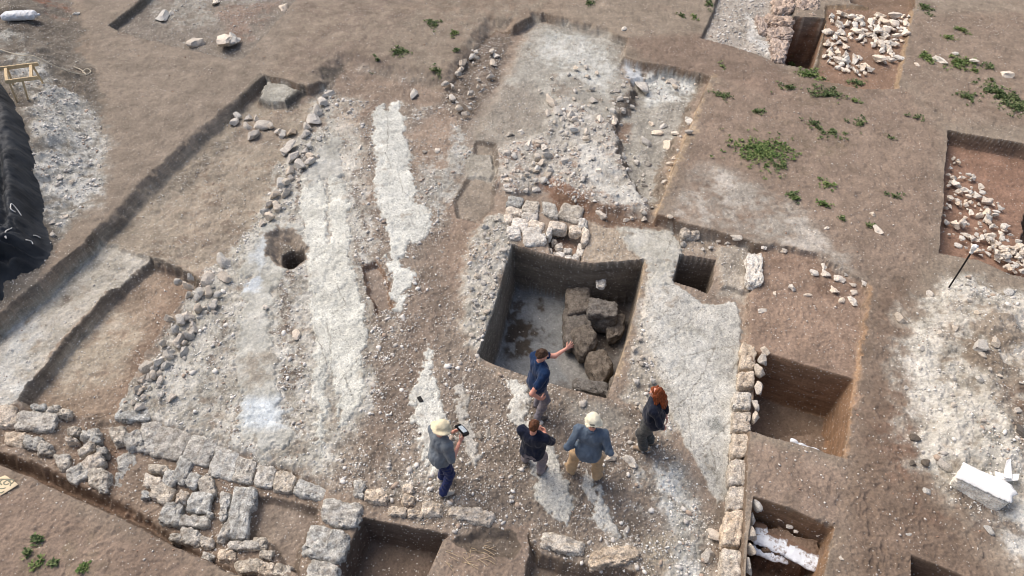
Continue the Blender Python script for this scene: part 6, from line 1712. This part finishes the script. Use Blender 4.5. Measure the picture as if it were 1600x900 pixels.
sandbag(29, 22, 46, 15, -5, hz1(*[float(t) for t in at(29, 22, .2)]) + .1, .16, "white sandbag with a tied neck lying alone on the dark spoil", M_BAG, 3)
sandbag(1208, 846, 52, 20, 22, -.43, .10, "upper white sandbag at the left in the brown pit", M_BAGD, 5, "sandbags in the brown pit", False)
sandbag(1206, 861, 50, 17, 20, -.52, .09, "lower white sandbag at the left, under another bag in the brown pit", M_BAGD, 6, "sandbags in the brown pit", False)
sandbag(1256, 868, 64, 24, 30, -.43, .10, "soil-covered white sandbag at the right in the brown pit", M_BAGD, 7, "sandbags in the brown pit", False)
sandbag(1190, 832, 14, 30, 5, -.43, .09, "narrow white sandbag end against the wall in the brown pit", M_BAGD, 8, "sandbags in the brown pit", False)
for q, lab in (((1217, 811, 16, 8, 15), "torn white plastic scrap nearest the far wall of the sandbag pit"), ((1234, 824, 13, 9, 10), "larger torn white scrap in the middle of the sandbag pit"), ((1243, 832, 8, 6), "tiny white scrap below the middle one in the sandbag pit"), ((1279, 834, 8, 11, 40), "white pebble-like scrap at the right of the sandbag pit"), ((1289, 869, 6, 10, 30), "white stone at the right rim of the sandbag pit"), ((1252, 822, 11, 4, 20), "thin white scrap by the far wall of the sandbag pit")):
    tag(rock(*q[:4], "chalk", rot=q[4] if len(q) > 4 else 0, zg=-.39, hgt=.03, name="white_scrap"), lab, "scrap")
o = tube("plastic_strip", [(*[float(t) for t in at(a, b, -.06)], -.05 + .03 * (i % 2)) for i, (a, b) in enumerate([(1236, 689), (1241, 692), (1246, 695), (1252, 697), (1262, 700), (1274, 704), (1286, 710)])], (.05, .015), M_BAG)
tag(o, "crumpled white plastic strip along the near edge of the deep square pit", "plastic strip")

# ------------------------------------------------------------------ marker pole, wrapped block, board, scale card
M_STEEL = plain_material("dark_steel", (44, 42, 42), .6, .15); M_WHITE = cloth_material("white_sheet", (240, 240, 238), .03, .7)
bx, by, bz = on_ground(1482, 450, .1)
pole = empty("marker_pole", (bx, by, bz)); tag(pole, "thin dark pole with a white cloth tip standing on the right-hand spoil heap", "pole")
tube("shaft", [(0, 0, -.1), (.005, .0, .5), (.01, .01, 1.06)], .018, M_STEEL, pole)
F_ = Field((-.12, -.12, .9), (.12, .12, 1.3), .009); F_.cone((.01, .01, 1.02), (.015, .015, 1.17), .028, .05, .02); F_.wrinkle(.02, .05, 5)
v_, q_ = F_.mesh(); mesh_obj("cloth_tip", v_, q_, M_WHITE, pole)

zb = .34
wb_c = np.array((*[float(t) for t in at(1542, 756, zb)], 0))
wb = empty("wrapped_block", (wb_c[0], wb_c[1], hz1(wb_c[0], wb_c[1]))); tag(wb, "pale stone block covered by a bright white sheet beside the spoil heap", "covered block")
wbo = np.array(wb.location)
qq = P([(1507, 725), (1586, 771), (1573, 787), (1493, 745)], zb - .03)
blk = quad_block("block", qq, zb - .03, zb + .08, stone_material("buff_block_stone", (244, 237, 224), (222, 213, 199), (176, 154, 134), .2, (232, 214, 190), .3, bump=.5), 9, .018, 77)
blk.location = Vector(np.array(blk.location) - wbo); blk.parent = wb
# the sheet: a thin draped skin with a torn right end
outl = [(1505, 721), (1530, 734), (1560, 746), (1581, 757), (1585, 764), (1592, 771), (1583, 776), (1582, 787), (1560, 778), (1528, 762), (1493, 746), (1497, 738), (1501, 731)]
sp_ = P(outl, zb)
n_ = 46
sx_ = np.linspace(sp_[:, 0].min(), sp_[:, 0].max(), n_); sy_ = np.linspace(sp_[:, 1].min(), sp_[:, 1].max(), n_)
SX, SY = np.meshgrid(sx_, sy_); d_ = sdf(sp_, SX.ravel(), SY.ravel())
szz = zb + .012 + .012 * fbm2(SX.ravel(), SY.ravel(), .5, 3, 81) - .03 * (1 - sstep(0, .06, d_))
ids_ = np.arange(n_ * n_).reshape(n_, n_); Fq = np.stack([ids_[:-1, :-1], ids_[:-1, 1:], ids_[1:, 1:], ids_[1:, :-1]], -1).reshape(-1, 4); Fq = Fq[(d_[Fq] > -.004).all(1)]
us_, inv_ = np.unique(Fq, return_inverse=True)
sh_ = mesh_obj("sheet", np.stack([SX.ravel(), SY.ravel(), szz], 1)[us_] - wbo, inv_.reshape(-1, 4).astype(np.int32), M_WHITE, wb)
m_ = sh_.modifiers.new("thickness", 'SOLIDIFY'); m_.thickness = .015; m_.offset = 1
of = empty("white_offcut", (*[float(t) for t in at(1574, 745, .25)], .12)); tag(of, "folded white offcut of sheet lying behind the covered block", "sheet offcut")
ofo = np.array(of.location)
for nm_, q, z in (("flap", [(1555, 736), (1572, 741), (1589, 744), (1587, 754), (1572, 752), (1556, 746)], .26), ("strip", [(1571, 721), (1577, 719), (1581, 733), (1581, 748), (1569, 746), (1570, 733)], .34)):
    pp = P(q, z); v_ = np.concatenate([np.c_[pp, np.full(len(pp), z)], np.c_[pp, np.full(len(pp), z - .02)]]) - ofo
    if nm_ == "flap": v_[[2, 3, 8, 9], 2] += .08
    else: v_[[0, 1, 6, 7], 2] += .05
    k_ = len(pp); f_ = [list(range(k_))[::-1], list(range(k_, 2 * k_))] + [[i, (i + 1) % k_, k_ + (i + 1) % k_, k_ + i] for i in range(k_)]
    mesh_obj(nm_, v_, f_, M_WHITE, of, smooth=False)

M_CREAM = plain_material("cream_board", (226, 208, 176), .8, .06, 8); M_INK = plain_material("grey_print", (146, 146, 128), .9, .2, 30)
bq = P([(-24, 757), (7, 741), (28, 756), (-1, 774)], .03); bc = bq.mean(0)
bz_ = max(hz(bq[:, 0], bq[:, 1])) + .012
bd = empty("board", (bc[0], bc[1], bz_)); tag(bd, "square cream board with a grey drawing lying on the bare soil at the lower left", "board")
o = quad_block("panel", bq - bc, 0.012, .02, M_CREAM, 20, 0.0, 3, 5); o.parent = bd
for k_, (cx_, cy_, rx_, ry_) in enumerate(((-.02, .02, .17, .11), (.03, -.02, .10, .13), (-.08, .0, .06, .05), (.06, .05, .05, .04))):
    ring_ = [(cx_ + rx_ * (1 + .2 * math.sin(3 * t_a + k_)) * math.cos(t_a), cy_ + ry_ * (1 + .2 * math.cos(2 * t_a + k_)) * math.sin(t_a), .012) for t_a in np.linspace(0, 5.6, 12)]
    tube("drawn_line", ring_, .010, M_INK, bd, 5)
sq = P([(651, 622), (657, 619), (662, 627), (656, 630)], L + .02); sc_ = sq.mean(0)
o = quad_block("scale_card", sq, max(hz(sq[:, 0], sq[:, 1])) + .006, .03, M_BLACK, 18, 0.0, 4, 5)
tag(o, "small black card lying on the white mosaic strip above the straw hat", "scale card")

# dry stalks on the soil by the lower trench
M_STRAWD = plain_material("dry_stalk", (200, 180, 150), .9, .15, 40)
ds = empty("dry_stalks", on_ground(735, 862)); tag(ds, "scatter of dry pale stalks on the soil right of the dark trench", "dry stalks")
dso = np.array(ds.location); rs = np.random.default_rng(5)
for i in range(26):
    a, b = rs.uniform(695, 770), rs.uniform(848, 880); an_ = rs.normal(.5, .5); ln = rs.uniform(8, 28)
    p0 = np.array(on_ground(a, b)) - dso; p1 = np.array(on_ground(a + ln * math.cos(an_), b + ln * math.sin(an_) * .8)) - dso
    tube("stalk", [p0 + (0, 0, .012), (p0 + p1) / 2 + (0, 0, .03), p1 + (0, 0, .012)], .0045, M_STRAWD, ds, 4)

# ------------------------------------------------------------------ weeds
def leaf_material(name, c1, c2):
    m, nt, b = nodes_of(name)
    b.inputs["Roughness"].default_value = .65
    at_ = N(nt, "ShaderNodeAttribute", attribute_name="tone").outputs["Fac"]
    nt.links.new(mix(nt, at_, lin(c1), lin(c2)), b.inputs["Base Color"])
    b.inputs["Subsurface Weight"].default_value = 0.0
    return m


M_LEAF = leaf_material("weed_leaf", (72, 92, 58), (132, 142, 98)); M_LEAFB = leaf_material("bright_weed_leaf", (78, 106, 56), (146, 156, 102))


def weed(px, py, rx, ry, dens, label, bright=False, seed=0):
    r = np.random.default_rng(100 + seed)
    x0, y0, z0 = on_ground(px, py, 0.0)
    s = scale_at(px, py); el = math.atan2(CAM_H, y0)
    ax, ay = rx / s, ry / s / math.sin(el)
    area = PI * ax * ay
    n = int(min(5200, max(90, area * 1500 * dens)))
    # plants: tufts of leaves around their own roots
    nt_f = max(7, int(n / 8))
    tr = np.abs(r.normal(0, .62, nt_f)); ta = r.uniform(0, 2 * PI, nt_f)
    cx, cy = x0 + ax * tr * np.cos(ta), y0 + ay * tr * np.sin(ta)
    keep = fbm2(cx, cy, .5, 4, seed + 7) + .75 - tr * .7 > 0
    cx, cy = cx[keep], cy[keep]
    V = []; F = []; T = []
    for qx, qy in zip(cx, cy):
        zz = hz1(qx, qy); m = int(r.integers(5, 12)); size = r.uniform(.6, 1.25)
        tone = r.uniform(0, .6)
        for j in range(m):
            a = r.uniform(0, 2 * PI); ln = r.uniform(.035, .085) * size; wd = ln * r.uniform(.22, .42); tilt = r.uniform(.1, 1.25)
            d = np.array((math.cos(a) * math.cos(tilt), math.sin(a) * math.cos(tilt), math.sin(tilt))); sd = np.array((-math.sin(a), math.cos(a), r.uniform(-.3, .3)))
            b0 = np.array((qx, qy, zz)) + np.array((math.cos(a), math.sin(a), 0)) * r.uniform(0, .03) + (0, 0, r.uniform(0, .04))
            mid = b0 + d * ln * .5; tip = b0 + d * ln - np.array((0, 0, ln * .25))
            i0 = len(V)
            V += [b0, mid + sd * wd, tip, mid - sd * wd]; F.append([i0, i0 + 1, i0 + 2, i0 + 3])
            T += [min(1, max(0, tone + r.uniform(-.25, .5)))] * 4
    if not V: return
    o = mesh_obj("weed_patch", np.array(V) - (x0, y0, z0), np.array(F, np.int32), M_LEAFB if bright else M_LEAF, smooth=False)
    o.location = (x0, y0, z0)
    a_ = o.data.attributes.new("tone", 'FLOAT', 'POINT'); a_.data.foreach_set("value", np.array(T, np.float32))
    tag(o, label, "weeds", "weed patches on the bare soil")


WEEDS = [(1190, 236, 55, 27, 1.1, "largest spread of low green weeds on the right-hand soil", 1), (1220, 262, 22, 12, .8, "weeds trailing below the largest weed spread", 0), (1266, 117, 26, 9, 1.6, "dense weed clump at the near edge of the narrow shaft", 1), (1292, 148, 28, 11, 1.2, "weed clump below the rubble-filled square trench", 0), (1342, 131, 18, 9, .8, "thin weeds at the near edge of the rubble-filled trench", 0), (1235, 101, 8, 5, 2.0, "tiny bright tuft right at the shaft's near corner", 1), (1300, 206, 34, 14, .8, "dark flat weed spread right of the largest one", 0), (1345, 194, 26, 10, .7, "oblique dark weed streak on the right-hand soil", 0), (1392, 216, 10, 6, .8, "small dark tuft left of the red-brown trench", 0),
         (1240, 308, 16, 9, .8, "loose weeds on the pale soil below the largest spread", 0), (1290, 288, 14, 10, .8, "yellowish tuft right of the loose weeds", 1), (1272, 195, 16, 8, .7, "sparse weeds above the dark flat spread", 0), (1130, 150, 18, 8, .8, "weeds by the orange cut edge of the hollow", 0), (1121, 104, 12, 4, 1.5, "flat bright tuft above the orange cut corner", 1), (1182, 175, 16, 7, .8, "sparse weeds left of the trench shaft weeds", 0), (1232, 138, 24, 9, .6, "thin weeds between shaft and largest spread", 0), (1335, 158, 8, 6, 1.5, "small bright tuft below the rubble-filled trench", 1),
         (1448, 91, 10, 10, 1.8, "bright leafy tuft left of the buff cobble", 1), (1496, 97, 20, 11, 1.6, "leafy clump right of the buff cobble", 1), (1520, 110, 10, 6, 1.4, "bright small tuft below the leafy clump", 1), (1560, 146, 34, 20, 1.3, "broad leafy weed patch by the right edge", 0), (1590, 168, 24, 12, 1.2, "weeds running off the right edge", 0), (1512, 153, 16, 10, 1.1, "weed clump left of the broad leafy patch", 0), (1445, 12, 10, 12, .9, "tuft at the top edge by the trench corner", 0), (1502, 48, 10, 7, .9, "pale green tuft near the top right", 1), (1480, 59, 8, 5, 1.5, "tiny bright tuft near the top right", 1), (1545, 105, 14, 5, .7, "sparse weeds below the white cobble", 0), (1432, 184, 14, 5, .5, "hardly visible weeds above the red-brown trench", 0),
         (1241, 312, 8, 5, 1.5, "bright small tuft on the pale soil patch", 1), (1287, 320, 8, 6, 1.8, "bright tuft on the right end of the pale soil patch", 1), (1315, 342, 7, 5, .9, "faint tuft on the pale soil patch", 0), (1396, 307, 18, 5, .6, "faint weed streak left of the rubble trench", 0), (1356, 354, 12, 4, .6, "faint weeds above the white lump", 0),
         (62, 880, 10, 9, 1.4, "bright tuft at the lower left corner", 1), (44, 866, 14, 10, 1.0, "dark tuft left of the bright one at the lower left", 0), (84, 880, 18, 12, .9, "spreading weeds right of the bright tuft at the lower left", 0), (133, 888, 6, 7, 1.2, "lone tuft at the lower edge", 1), (60, 842, 12, 7, .5, "faint weeds above the lower left tufts", 0),
         (625, 82, 18, 9, .8, "weeds above the far cut of the mosaic hall", 0), (680, 40, 14, 9, .6, "sparse weeds on the soil at the upper middle", 0), (710, 52, 7, 5, 1.4, "bright tuft on the soil at the upper middle", 1), (590, 95, 12, 8, .6, "thin weeds left of the far cut", 0), (714, 79, 9, 6, 1.0, "tuft near the dark corner of the upper cut", 0), (684, 112, 12, 7, .9, "tuft on the brink of the far cut", 0), (672, 35, 8, 5, .8, "small tuft near the upper middle", 0), (920, 5, 8, 6, .9, "tuft at the top edge of the picture", 0), (1085, 28, 8, 6, 1.0, "yellowish tuft left of the top trench", 1), (1064, 25, 8, 4, .8, "small tuft beside the yellowish one", 0), (1108, 6, 8, 8, .8, "tuft on the left brink of the top trench", 0)]
for i, (a, b, c, d, e, lab, br_) in enumerate(WEEDS):
    weed(a, b, c, d, e, lab, bool(br_), i)
